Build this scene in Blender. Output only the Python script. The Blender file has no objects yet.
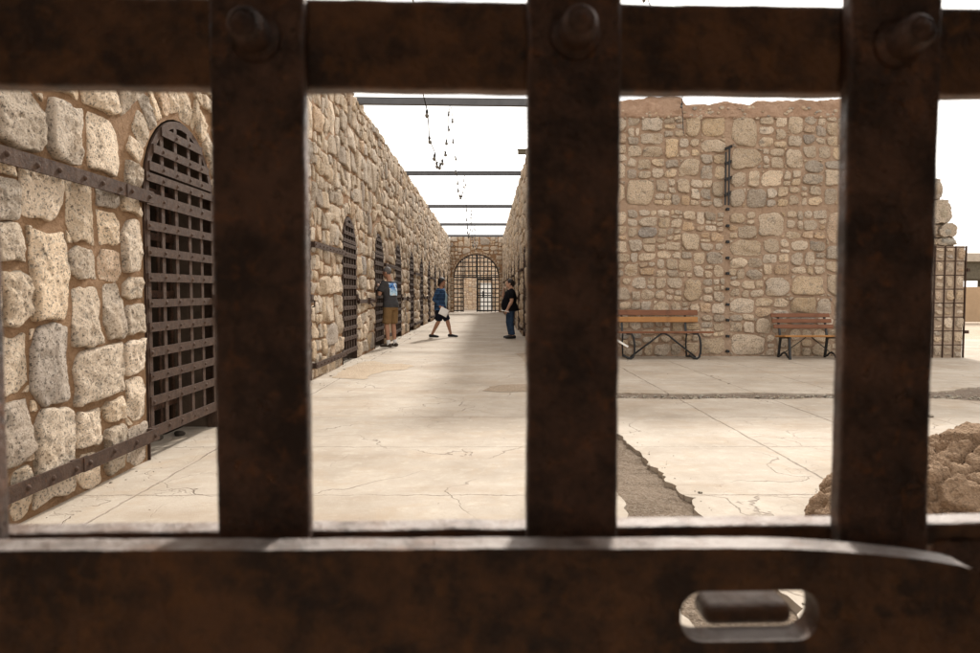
import bpy, bmesh, math, random
import numpy as np
from mathutils import Vector, Matrix, noise, geometry
R = math.radians
PI = math.pi
scene = bpy.context.scene
COL = scene.collection
random.seed(7)

# ------------------------------------------------------------------ camera
F_PX, W_PX, H_PX = 695.0, 980.0, 653.0
CAM = Vector((0, 0, 1.2))
cam_d = bpy.data.cameras.new('camera')
cam = bpy.data.objects.new('camera', cam_d)
COL.objects.link(cam)
cam_d.sensor_width = 36
cam_d.lens = F_PX / W_PX * 36
cam_d.clip_start = 0.02
cam_d.clip_end = 3000
cam_d.dof.use_dof = True
cam_d.dof.focus_distance = 13.0
cam_d.dof.aperture_fstop = 8.0
cam_d.dof.aperture_blades = 7
cam.location = CAM
cam.rotation_euler = (R(90) - math.atan(32.5 / F_PX), 0, -math.atan(3 / F_PX))
scene.camera = cam
CM = Matrix.Translation(CAM) @ cam.rotation_euler.to_matrix().to_4x4()


def ray(px, py):
    v = Vector(((px - W_PX / 2) / F_PX, -(py - H_PX / 2) / F_PX, -1))
    return (CM.to_3x3() @ v).normalized()


def on_plane(px, py, p, n):
    d = ray(px, py)
    t = (Vector(p) - CAM).dot(n) / d.dot(n)
    return CAM + d * t


def at_depth(px, py, Y):
    return on_plane(px, py, (0, Y, 0), Vector((0, 1, 0)))


# ------------------------------------------------------------------ node helper
class NT:
    def __init__(s, name):
        s.m = bpy.data.materials.new(name)
        s.m.use_nodes = True
        s.t = s.m.node_tree
        s.b = s.t.nodes['Principled BSDF']
        s.b.inputs['Specular IOR Level'].default_value = 0.3
        g = s.t.nodes.new('ShaderNodeNewGeometry')
        s.pos = g.outputs['Position']
        s.obj = s.t.nodes.new('ShaderNodeTexCoord').outputs['Object']

    def n(s, kind, **kw):
        nd = s.t.nodes.new(kind)
        for k, v in kw.items():
            setattr(nd, k, v)
        return nd

    def link(s, a, b):
        s.t.links.new(a, b)

    def put(s, sock, v):
        if isinstance(v, bpy.types.NodeSocket):
            s.link(v, sock)
        else:
            sock.default_value = v

    def math(s, op, a, b=0.0, c=0.0, clamp=False):
        nd = s.n('ShaderNodeMath', operation=op, use_clamp=clamp)
        s.put(nd.inputs[0], a)
        s.put(nd.inputs[1], b)
        if op in ('MULTIPLY_ADD', 'WRAP', 'COMPARE', 'SMOOTH_MIN'):
            s.put(nd.inputs[2], c)
        return nd.outputs[0]

    def noise(s, vec, scale, detail=4, rough=0.55, dist=0.0):
        nd = s.n('ShaderNodeTexNoise')
        s.put(nd.inputs['Vector'], vec)
        nd.inputs['Scale'].default_value = scale
        nd.inputs['Detail'].default_value = detail
        nd.inputs['Roughness'].default_value = rough
        nd.inputs['Distortion'].default_value = dist
        return nd.outputs['Fac']

    def noisec(s, vec, scale, detail=3):
        nd = s.n('ShaderNodeTexNoise')
        s.put(nd.inputs['Vector'], vec)
        nd.inputs['Scale'].default_value = scale
        nd.inputs['Detail'].default_value = detail
        return nd.outputs['Color']

    def voro(s, vec, scale, feature='DISTANCE_TO_EDGE', out='Distance', rnd=1.0):
        nd = s.n('ShaderNodeTexVoronoi', feature=feature)
        s.put(nd.inputs['Vector'], vec)
        nd.inputs['Scale'].default_value = scale
        nd.inputs['Randomness'].default_value = rnd
        return nd.outputs[out]

    def map(s, v, a, b, c=0.0, d=1.0, smooth=False):
        nd = s.n('ShaderNodeMapRange', clamp=True)
        if smooth:
            nd.interpolation_type = 'SMOOTHSTEP'
        s.put(nd.inputs[0], v)
        for i, x in enumerate((a, b, c, d)):
            s.put(nd.inputs[i + 1], x)
        return nd.outputs[0]

    def mix(s, f, a, b, blend='MIX'):
        nd = s.n('ShaderNodeMix', data_type='RGBA', blend_type=blend)
        s.put(nd.inputs[0], f)
        for i, x in ((6, a), (7, b)):
            if not isinstance(x, bpy.types.NodeSocket) and len(x) == 3:
                x = (*x, 1)
            s.put(nd.inputs[i], x)
        return nd.outputs[2]

    def vmath(s, op, a, b):
        nd = s.n('ShaderNodeVectorMath', operation=op)
        s.put(nd.inputs[0], a)
        s.put(nd.inputs[1], b)
        return nd.outputs[0]

    def sep(s, v):
        nd = s.n('ShaderNodeSeparateXYZ')
        s.link(v, nd.inputs[0])
        return nd.outputs

    def bump(s, h, dist, strength=1.0, prev=None):
        nd = s.n('ShaderNodeBump')
        s.link(h, nd.inputs['Height'])
        nd.inputs['Distance'].default_value = dist
        nd.inputs['Strength'].default_value = strength
        if prev is not None:
            s.link(prev, nd.inputs['Normal'])
        return nd.outputs[0]

    def done(s, color, rough=0.8, normal=None, metal=0.0, spec=None):
        if not isinstance(color, bpy.types.NodeSocket) and len(color) == 3:
            color = (*color, 1)
        s.put(s.b.inputs['Base Color'], color)
        s.put(s.b.inputs['Roughness'], rough)
        s.put(s.b.inputs['Metallic'], metal)
        if normal is not None:
            s.link(normal, s.b.inputs['Normal'])
        if spec is not None:
            s.b.inputs['Specular IOR Level'].default_value = spec
        return s.m


M = {}


def mat_stone():
    t = NT('granite_stone')
    a = t.n('ShaderNodeAttribute', attribute_name='tint')
    p = t.pos
    c = a.outputs['Color']
    big = t.noise(p, 3.2, 4, 0.6)
    c = t.mix(t.map(big, 0.4, 0.7, 0.0, 0.26), c, (0.26, 0.185, 0.11))
    lich = t.map(t.noise(p, 7.0, 5, 0.7, 0.6), 0.56, 0.68, 0.0, 0.6)
    c = t.mix(lich, c, (0.15, 0.14, 0.125))
    speck = t.noise(p, 62, 3, 0.75)
    c = t.mix(t.map(speck, 0.54, 0.61, 0.0, 0.85), c, (0.085, 0.07, 0.055))
    speck2 = t.noise(p, 45, 3, 0.7)
    c = t.mix(t.map(speck2, 0.54, 0.68, 0.0, 0.6), c, (0.66, 0.59, 0.49))
    rst = t.map(t.noise(p, 2.1, 3, 0.6), 0.58, 0.78, 0.0, 0.38)
    c = t.mix(rst, c, (0.44, 0.28, 0.13))
    nb = t.bump(t.noise(p, 24, 7, 0.75), 0.05, 1.0)
    nb = t.bump(speck, 0.008, 0.7, nb)
    return t.done(c, 0.85, nb, spec=0.2)


def mat_mortar(name, c1, c2, c3):
    t = NT(name)
    p = t.pos
    c = t.mix(t.map(t.noise(p, 2.2, 5, 0.6), 0.35, 0.65), c1, c2)
    c = t.mix(t.map(t.noise(p, 40, 4, 0.7), 0.5, 0.75, 0, 0.6), c, c3)
    c = t.mix(t.map(t.noise(p, 5.5, 6, 0.7, 0.5), 0.52, 0.7, 0, 0.55), c, tuple(min(1, v * 1.28 + 0.03) for v in c2))
    c = t.mix(t.map(t.noise(p, 9, 5, 0.7), 0.58, 0.72, 0, 0.5), c, tuple(v * 0.8 for v in c3))
    nb = t.bump(t.noise(p, 14, 7, 0.75), 0.06, 1.0)
    nb = t.bump(t.noise(p, 110, 3, 0.6), 0.006, 0.8, nb)
    return t.done(c, 0.92, nb, spec=0.15)


def mat_iron(name, c1, c2, c3, rough=0.6, sc=1.0, spec=0.35):
    t = NT(name)
    p = t.pos
    c = t.mix(t.map(t.noise(p, 14 * sc, 6, 0.72), 0.40, 0.62), c1, c2)
    c = t.mix(t.map(t.noise(p, 38 * sc, 5, 0.7, 0.4), 0.55, 0.75, 0, 0.85), c, c3)
    c = t.mix(t.map(t.noise(p, 90 * sc, 3, 0.7), 0.55, 0.7, 0, 0.6), c, tuple(x * 0.4 for x in c1))
    nb = t.bump(t.noise(p, 60 * sc, 6, 0.7), 0.006, 0.8)
    nb = t.bump(t.noise(p, 300 * sc, 3, 0.7), 0.001, 0.6, nb)
    return t.done(c, t.map(t.noise(p, 30 * sc, 4), 0.3, 0.7, rough - 0.14, rough + 0.2), nb, metal=0.25, spec=spec)


def mat_concrete():
    t = NT('cracked_concrete')
    p = t.pos
    x, y, z = t.sep(p)
    # wobble for joints
    wob = t.math('MULTIPLY', t.math('SUBTRACT', t.noise(p, 2.2, 6, 0.75), 0.5), 0.16)
    yy = t.math('ADD', y, wob)
    xx = t.math('ADD', x, t.math('MULTIPLY', wob, 0.5))

    def lines(coord, first, step, w):
        f = t.math('SUBTRACT', coord, first - step / 2)
        m = t.math('WRAP', f, 0.0, step) if False else t.math('FLOORED_MODULO', f, step)
        return t.math('SUBTRACT', 1.0, t.map(t.math('ABSOLUTE', t.math('SUBTRACT', m, step / 2)), w * 0.35, w))
    jy = lines(yy, 4.10, 1.31, 0.008)
    right = t.math('GREATER_THAN', x, 1.12)
    jx = t.math('MULTIPLY', lines(xx, 2.19, 1.06, 0.011), right)
    je = t.math('SUBTRACT', 1.0, t.map(t.math('ABSOLUTE', t.math('ADD', xx, 2.1)), 0.004, 0.011))
    gap = t.map(t.noise(p, 1.1, 3, 0.6), 0.36, 0.56, 0.25, 1.0)
    joint = t.math('MULTIPLY', t.math('MAXIMUM', t.math('MAXIMUM', jy, jx), je), gap)
    # wandering cracks
    wv = t.vmath('SCALE', t.vmath('SUBTRACT', t.noisec(p, 1.6, 5), (0.5, 0.5, 0.5)), (0, 0, 0))
    wv.node.inputs['Scale'].default_value = 0.75
    pc = t.vmath('ADD', p, wv)
    cr = t.voro(pc, 0.62)
    crack = t.math('SUBTRACT', 1.0, t.map(cr, 0.0010, 0.0042))
    crack = t.math('MULTIPLY', crack, t.map(t.noise(p, 0.9, 3, 0.6), 0.47, 0.60, 0.0, 0.9))
    cr2 = t.voro(pc, 2.1)
    crack2 = t.math('SUBTRACT', 1.0, t.map(cr2, 0.002, 0.009))
    crack2 = t.math('MULTIPLY', crack2, t.map(t.noise(p, 0.55, 4, 0.65), 0.50, 0.62, 0.0, 0.55))
    lines_all = t.math('MAXIMUM', joint, t.math('MAXIMUM', crack, crack2))
    # colour
    c = t.mix(t.map(t.noise(p, 0.9, 7, 0.68), 0.36, 0.62), (0.315, 0.262, 0.205), (0.435, 0.378, 0.312))
    c = t.mix(t.map(t.noise(p, 2.6, 6, 0.7, 0.8), 0.50, 0.70, 0, 0.5), c, (0.37, 0.28, 0.19))
    c = t.mix(t.map(t.noise(p, 8, 5, 0.7), 0.52, 0.72, 0, 0.45), c, (0.53, 0.47, 0.39))
    spots = t.map(t.noise(p, 4.5, 9, 0.82, 0.6), 0.64, 0.71, 0, 0.7)
    c = t.mix(spots, c, (0.22, 0.15, 0.095))
    # long damp-stain bands parallel to the joints
    sv = t.n('ShaderNodeMapping')
    t.link(p, sv.inputs[0])
    sv.inputs['Scale'].default_value = (0.55, 2.3, 1)
    c = t.mix(t.map(t.noise(sv.outputs[0], 0.8, 5, 0.65), 0.52, 0.7, 0, 0.5), c, (0.29, 0.21, 0.14))
    c = t.mix(t.map(t.noise(p, 55, 4, 0.7), 0.5, 0.8, 0, 0.35), c, (0.27, 0.21, 0.16))
    c = t.mix(t.math('MULTIPLY', lines_all, 0.62), c, (0.12, 0.085, 0.06))
    h = t.math('SUBTRACT', t.math('MULTIPLY', t.noise(p, 12, 6, 0.7), 0.25), lines_all)
    nb = t.bump(h, 0.01, 0.8)
    nb = t.bump(t.noise(p, 90, 4, 0.7), 0.004, 0.6, nb)
    return t.done(c, 0.82, nb, spec=0.25)


def mat_ground(name, c1, c2, c3, sc=1.0, bump=0.02):
    t = NT(name)
    p = t.pos
    c = t.mix(t.map(t.noise(p, 0.8 * sc, 6, 0.65), 0.35, 0.65), c1, c2)
    c = t.mix(t.map(t.voro(p, 55 * sc, 'F1', 'Color'), 0.3, 0.9, 0, 0.6), c, c3)
    c = t.mix(t.map(t.noise(p, 6 * sc, 6, 0.7), 0.55, 0.7, 0, 0.6), c, tuple(v * 0.55 for v in c1))
    nb = t.bump(t.noise(p, 9 * sc, 6, 0.7), bump, 1.0)
    nb = t.bump(t.voro(p, 60 * sc, 'F1'), 0.006, 1.0, nb)
    return t.done(c, 0.95, nb, spec=0.1)


def mat_wood(name, c1, c2):
    t = NT(name)
    mp = t.n('ShaderNodeMapping')
    t.link(t.obj, mp.inputs[0])
    mp.inputs['Scale'].default_value = (1.2, 26, 26)
    c = t.mix(t.map(t.noise(mp.outputs[0], 2.0, 5, 0.65), 0.3, 0.7), c1, c2)
    c = t.mix(t.map(t.noise(t.obj, 5, 4), 0.55, 0.75, 0, 0.6), c, tuple(v * 0.5 for v in c1))
    nb = t.bump(t.noise(mp.outputs[0], 3.0, 4), 0.003, 0.6)
    return t.done(c, 0.6, nb, spec=0.3)


def mat_plain(name, c, rough=0.8, sc=20, var=0.25, bump=0.002, metal=0, spec=0.3):
    t = NT(name)
    cc = t.mix(t.map(t.noise(t.pos, sc, 5, 0.65), 0.3, 0.7), tuple(v * (1 - var) for v in c), tuple(min(1, v * (1 + var)) for v in c))
    return t.done(cc, rough, t.bump(t.noise(t.pos, sc * 4, 4), bump, 0.7), metal, spec)


M['stone'] = mat_stone()
M['mortar'] = mat_mortar('lime_mortar', (0.27, 0.155, 0.08), (0.34, 0.21, 0.12), (0.18, 0.10, 0.05))
M['mortar_pale'] = mat_mortar('weathered_mortar', (0.36, 0.245, 0.165), (0.41, 0.295, 0.21), (0.27, 0.175, 0.115))
M['mortar_ruin'] = mat_mortar('bleached_mortar', (0.36, 0.27, 0.195), (0.42, 0.325, 0.245), (0.27, 0.19, 0.13))
M['adobe'] = mat_mortar('adobe_render', (0.38, 0.245, 0.165), (0.43, 0.295, 0.21), (0.30, 0.185, 0.12))
M['iron'] = mat_iron('rusted_strap_iron', (0.052, 0.033, 0.025), (0.080, 0.051, 0.037), (0.125, 0.056, 0.027), 0.75, 1.0, 0.12)
M['gate_iron'] = mat_iron('dark_rusted_iron', (0.036, 0.019, 0.012), (0.125, 0.062, 0.037), (0.23, 0.085, 0.026), 0.38, 1.7, 0.5)


def mat_worn_lit():
    t = NT('iron_with_lit_tops')
    p = t.pos
    c = t.mix(t.map(t.noise(p, 22, 5, 0.65), 0.40, 0.62), (0.036, 0.017, 0.009), (0.140, 0.061, 0.024))
    c = t.mix(t.map(t.noise(p, 60, 5, 0.7, 0.4), 0.50, 0.72, 0, 0.85), c, (0.17, 0.070, 0.020))
    c = t.mix(t.map(t.noise(p, 34, 6, 0.75), 0.55, 0.68, 0, 0.8), c, (0.014, 0.009, 0.007))
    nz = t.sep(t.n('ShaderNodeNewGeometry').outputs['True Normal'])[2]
    worn = t.math('MULTIPLY', t.map(nz, 0.75, 0.97), t.map(t.noise(p, 26, 5, 0.7), 0.34, 0.60, 0.12, 1.0))  # up-facing faces lightened: sunlit sheen put into the colour, plus mottled wear
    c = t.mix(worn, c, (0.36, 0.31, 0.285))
    nb = t.bump(t.noise(p, 95, 6, 0.7), 0.006, 0.8)
    nb = t.bump(t.noise(p, 480, 3, 0.7), 0.001, 0.6, nb)
    m = t.done(c, t.map(worn, 0, 1, 0.42, 0.40), nb, metal=0.2, spec=0.5)
    return m


M['worn_lit_iron'] = mat_worn_lit()
M['steel'] = mat_plain('grey_painted_steel', (0.085, 0.085, 0.09), 0.5, 6, 0.15)
M['black_iron'] = mat_plain('black_cast_iron', (0.015, 0.015, 0.016), 0.45, 30, 0.3)
M['concrete'] = mat_concrete()
M['desert'] = mat_ground('desert_gravel', (0.42, 0.34, 0.26), (0.50, 0.42, 0.33), (0.34, 0.27, 0.2))
M['gravel'] = mat_ground('grey_gravel', (0.125, 0.092, 0.068), (0.20, 0.155, 0.12), (0.29, 0.24, 0.195), 1.3)
M['dirt'] = mat_ground('packed_dirt', (0.155, 0.112, 0.078), (0.235, 0.178, 0.13), (0.33, 0.27, 0.21), 1.5, 0.05)
M['rock'] = mat_ground('brown_rock', (0.25, 0.165, 0.105), (0.35, 0.245, 0.165), (0.28, 0.19, 0.12), 1.4, 0.04)
M['wood_red'] = mat_wood('varnished_red_wood', (0.11, 0.04, 0.018), (0.20, 0.08, 0.035))
M['wood_amber'] = mat_wood('varnished_amber_wood', (0.26, 0.115, 0.032), (0.37, 0.18, 0.058))
M['tan_wall'] = mat_plain('tan_stucco', (0.36, 0.25, 0.155), 0.9, 3, 0.1, 0.006)
M['pale_roof'] = mat_plain('pale_concrete_roof', (0.38, 0.33, 0.27), 0.9, 3, 0.15, 0.006)
M['dark_beam'] = mat_plain('dark_timber', (0.10, 0.085, 0.06), 0.9, 6, 0.3, 0.006)
M['white_paint'] = mat_plain('white_paint', (0.75, 0.74, 0.70), 0.6, 5, 0.06)
M['dark_room'] = mat_plain('shade_dark_plaster', (0.055, 0.042, 0.030), 0.95, 3, 0.4, 0.02)  # cell interiors: their shade deepened by a low base colour
M['reveal_shade'] = mat_plain('shade_toned_plaster', (0.085, 0.06, 0.042), 0.95, 5, 0.4, 0.01)  # doorway reveals: shade behind the lattice put into a darker plaster colour
M['bulb'] = mat_plain('backlit_dark_glass', (0.10, 0.09, 0.075), 0.2, 20, 0.1, 0.0005, spec=0.6)  # bulbs seen against the sky: backlit darkness put into the glass colour
M['rubber'] = mat_plain('black_rubber', (0.018, 0.018, 0.018), 0.6, 40, 0.2)
M['paper'] = mat_plain('white_paper', (0.78, 0.76, 0.72), 0.8, 20, 0.04)


# ------------------------------------------------------------------ mesh helper
class MB:
    def __init__(s):
        s.v, s.f, s.mi, s.sm, s.tint = [], [], [], [], []
        s.col = (1, 1, 1)

    def addv(s, p):
        s.v.append(tuple(p))
        s.tint.append(s.col)
        return len(s.v) - 1

    def face(s, ids, mi=0, smooth=False):
        s.f.append(ids)
        s.mi.append(mi)
        s.sm.append(smooth)

    def box(s, c, size, mi=0, rot=None):
        hx, hy, hz = (d / 2 for d in size)
        ids = []
        for x, y, z in ((-hx, -hy, -hz), (hx, -hy, -hz), (hx, hy, -hz), (-hx, hy, -hz), (-hx, -hy, hz), (hx, -hy, hz), (hx, hy, hz), (-hx, hy, hz)):
            p = Vector((x, y, z))
            if rot is not None:
                p = rot @ p
            ids.append(s.addv(p + Vector(c)))
        for q in ((3, 2, 1, 0), (4, 5, 6, 7), (0, 1, 5, 4), (1, 2, 6, 5), (2, 3, 7, 6), (3, 0, 4, 7)):
            s.face([ids[i] for i in q], mi)

    def bar(s, a, b, w, d, mi=0, up=(0, 0, 1)):
        """rectangular bar from a to b, w across 'up'-perp, d along up"""
        a, b = Vector(a), Vector(b)
        t = (b - a).normalized()
        u = Vector(up)
        sd = t.cross(u)
        if sd.length < 1e-4:
            sd = t.cross(Vector((1, 0, 0)))
        sd.normalize()
        u = sd.cross(t).normalized()
        rot = Matrix((sd, t, u)).transposed()
        s.box((a + b) / 2, (w, (b - a).length, d), mi, rot)

    def tube(s, pts, rad, n=8, mi=0, side=None, cap=True, smooth=True):
        """pts with radius (float or (rx, ry)); elliptical loft with rounded caps"""
        pts = [Vector(p) for p in pts]
        if not isinstance(rad, (list, tuple)):
            rad = [rad] * len(pts)
        rad = [(r, r) if not isinstance(r, (list, tuple)) else r for r in rad]
        rings = []
        prev = Vector(side) if side is not None else None
        for i, p in enumerate(pts):
            t = (pts[min(i + 1, len(pts) - 1)] - pts[max(i - 1, 0)]).normalized()
            if prev is None:
                prev = t.orthogonal()
            sd = (prev - t * prev.dot(t)).normalized()
            prev = sd
            up = t.cross(sd)
            rings.append([s.addv(p + sd * (math.cos(2 * PI * k / n) * rad[i][0]) + up * (math.sin(2 * PI * k / n) * rad[i][1])) for k in range(n)])
        for a, b in zip(rings, rings[1:]):
            for k in range(n):
                s.face([a[k], a[(k + 1) % n], b[(k + 1) % n], b[k]], mi, smooth)
        if cap:
            for rg, p, q, r, fl in ((rings[0], pts[0], pts[1], rad[0], True), (rings[-1], pts[-1], pts[-2], rad[-1], False)):
                d = (p - q).normalized() * min(r) * 0.5
                c = s.addv(p + d)
                for k in range(n):
                    tri = [rg[k], rg[(k + 1) % n], c]
                    s.face(tri[::-1] if fl else tri, mi, smooth)

    def ellipsoid(s, c, r, seg=16, rings=10, mi=0, rot=None):
        c = Vector(c)
        rows = []
        for i in range(1, rings):
            th = PI * i / rings
            row = []
            for k in range(seg):
                ph = 2 * PI * k / seg
                p = Vector((r[0] * math.sin(th) * math.cos(ph), r[1] * math.sin(th) * math.sin(ph), r[2] * math.cos(th)))
                row.append(s.addv(c + (rot @ p if rot else p)))
            rows.append(row)
        tp = Vector((0, 0, r[2]))
        top = s.addv(c + (rot @ tp if rot else tp))
        bot = s.addv(c - (rot @ tp if rot else tp))
        for k in range(seg):
            s.face([top, rows[0][k], rows[0][(k + 1) % seg]], mi, True)
            s.face([bot, rows[-1][(k + 1) % seg], rows[-1][k]], mi, True)
        for a, b in zip(rows, rows[1:]):
            for k in range(seg):
                s.face([a[k], b[k], b[(k + 1) % seg], a[(k + 1) % seg]], mi, True)

    def dome(s, c, n, r, h, seg=8, mi=0):
        """rivet head: small dome on a face with outward normal n"""
        c, n = Vector(c), Vector(n).normalized()
        a = n.orthogonal().normalized()
        b = n.cross(a)
        r1 = [s.addv(c + (a * math.cos(2 * PI * k / seg) + b * math.sin(2 * PI * k / seg)) * r) for k in range(seg)]
        r2 = [s.addv(c + n * h * 0.7 + (a * math.cos(2 * PI * k / seg) + b * math.sin(2 * PI * k / seg)) * r * 0.7) for k in range(seg)]
        t = s.addv(c + n * h)
        for k in range(seg):
            s.face([r1[k], r1[(k + 1) % seg], r2[(k + 1) % seg], r2[k]], mi, True)
            s.face([r2[k], r2[(k + 1) % seg], t], mi, True)

    def build(s, name, mats, parent=None, loc=(0, 0, 0), rotz=0.0, bevel=0.0, tint=False, segs=2):
        me = bpy.data.meshes.new(name)
        me.from_pydata(s.v, [], s.f)
        for m in (mats if isinstance(mats, (list, tuple)) else [mats]):
            me.materials.append(m)
        me.polygons.foreach_set('material_index', s.mi)
        me.polygons.foreach_set('use_smooth', s.sm)
        if tint:
            at = me.attributes.new('tint', 'FLOAT_COLOR', 'POINT')
            at.data.foreach_set('color', np.array([(*c, 1) for c in s.tint], dtype=np.float32).ravel())
        me.update()
        o = bpy.data.objects.new(name, me)
        COL.objects.link(o)
        o.location = loc
        o.rotation_euler = (0, 0, rotz)
        if parent is not None:
            o.parent = parent
        if bevel:
            b = o.modifiers.new('bevel', 'BEVEL')
            b.width = bevel
            b.segments = segs
            b.limit_method = 'ANGLE'
            b.angle_limit = R(40)
        return o


def tag(o, label=None, cat=None, group=None, kind=None):
    if label:
        o['label'] = label
    if cat:
        o['category'] = cat
    if group:
        o['group'] = group
    if kind:
        o['kind'] = kind
    return o


def thing(name, loc, label, cat, group=None, rotz=0.0):
    o = bpy.data.objects.new(name, None)
    o.empty_display_size = 0.2
    COL.objects.link(o)
    o.location = loc
    o.rotation_euler = (0, 0, rotz)
    return tag(o, label, cat, group)


def dup_tree(o, parent):
    c = o.copy()
    COL.objects.link(c)
    c.parent = parent
    for ch in list(o.children):
        dup_tree(ch, c)
    return c


def tess(outer, holes=()):
    """fill polygon with holes -> (points, tris) of 2D points"""
    loops = [[Vector((a, b, 0)) for a, b in outer]] + [[Vector((a, b, 0)) for a, b in h] for h in holes]
    tris = geometry.tessellate_polygon(loops)
    pts = [p for l in loops for p in l]
    return pts, tris


def extruded(mb, outer, holes, to3, d0, d1, mi=0):
    """flat outline with holes, extruded between depths d0 (front) and d1 (back); to3(a, b, d) -> point"""
    pts, tris = tess(outer, holes)
    fr = [mb.addv(to3(p.x, p.y, d0)) for p in pts]
    bk = [mb.addv(to3(p.x, p.y, d1)) for p in pts]
    for t in tris:
        a, b, c = (pts[i] for i in t)
        ccw = (b - a).cross(c - a).z > 0
        t = list(t) if ccw else list(t)[::-1]
        mb.face([fr[i] for i in t], mi)
        mb.face([bk[i] for i in reversed(t)], mi)
    k = 0
    for li, loop in enumerate([outer] + list(holes)):
        n = len(loop)
        area = sum(loop[i][0] * loop[(i + 1) % n][1] - loop[(i + 1) % n][0] * loop[i][1] for i in range(n))
        flip = (area > 0) != (li == 0)
        for i in range(n):
            a, b = k + i, k + (i + 1) % n
            q = [fr[a], bk[a], bk[b], fr[b]]
            mb.face(q[::-1] if flip else q, mi)
        k += n


# ------------------------------------------------------------------ rubble masonry
PALETTE = [((0.49, 0.425, 0.335), 7), ((0.43, 0.38, 0.31), 6), ((0.37, 0.335, 0.285), 3), ((0.46, 0.385, 0.285), 2),
           ((0.53, 0.475, 0.395), 5), ((0.42, 0.335, 0.25), 2), ((0.31, 0.285, 0.255), 1)]
PBAG = [c for c, n in PALETTE for _ in range(n)]


def clip(poly, px, py, nx, ny):
    """keep side where (p - P).n <= 0"""
    out = []
    n = len(poly)
    for i in range(n):
        a, b = poly[i], poly[(i + 1) % n]
        da = (a[0] - px) * nx + (a[1] - py) * ny
        db = (b[0] - px) * nx + (b[1] - py) * ny
        if da <= 0:
            out.append(a)
        if (da < 0 < db) or (db < 0 < da):
            f = da / (da - db)
            out.append((a[0] + (b[0] - a[0]) * f, a[1] + (b[1] - a[1]) * f))
    return out


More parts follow.
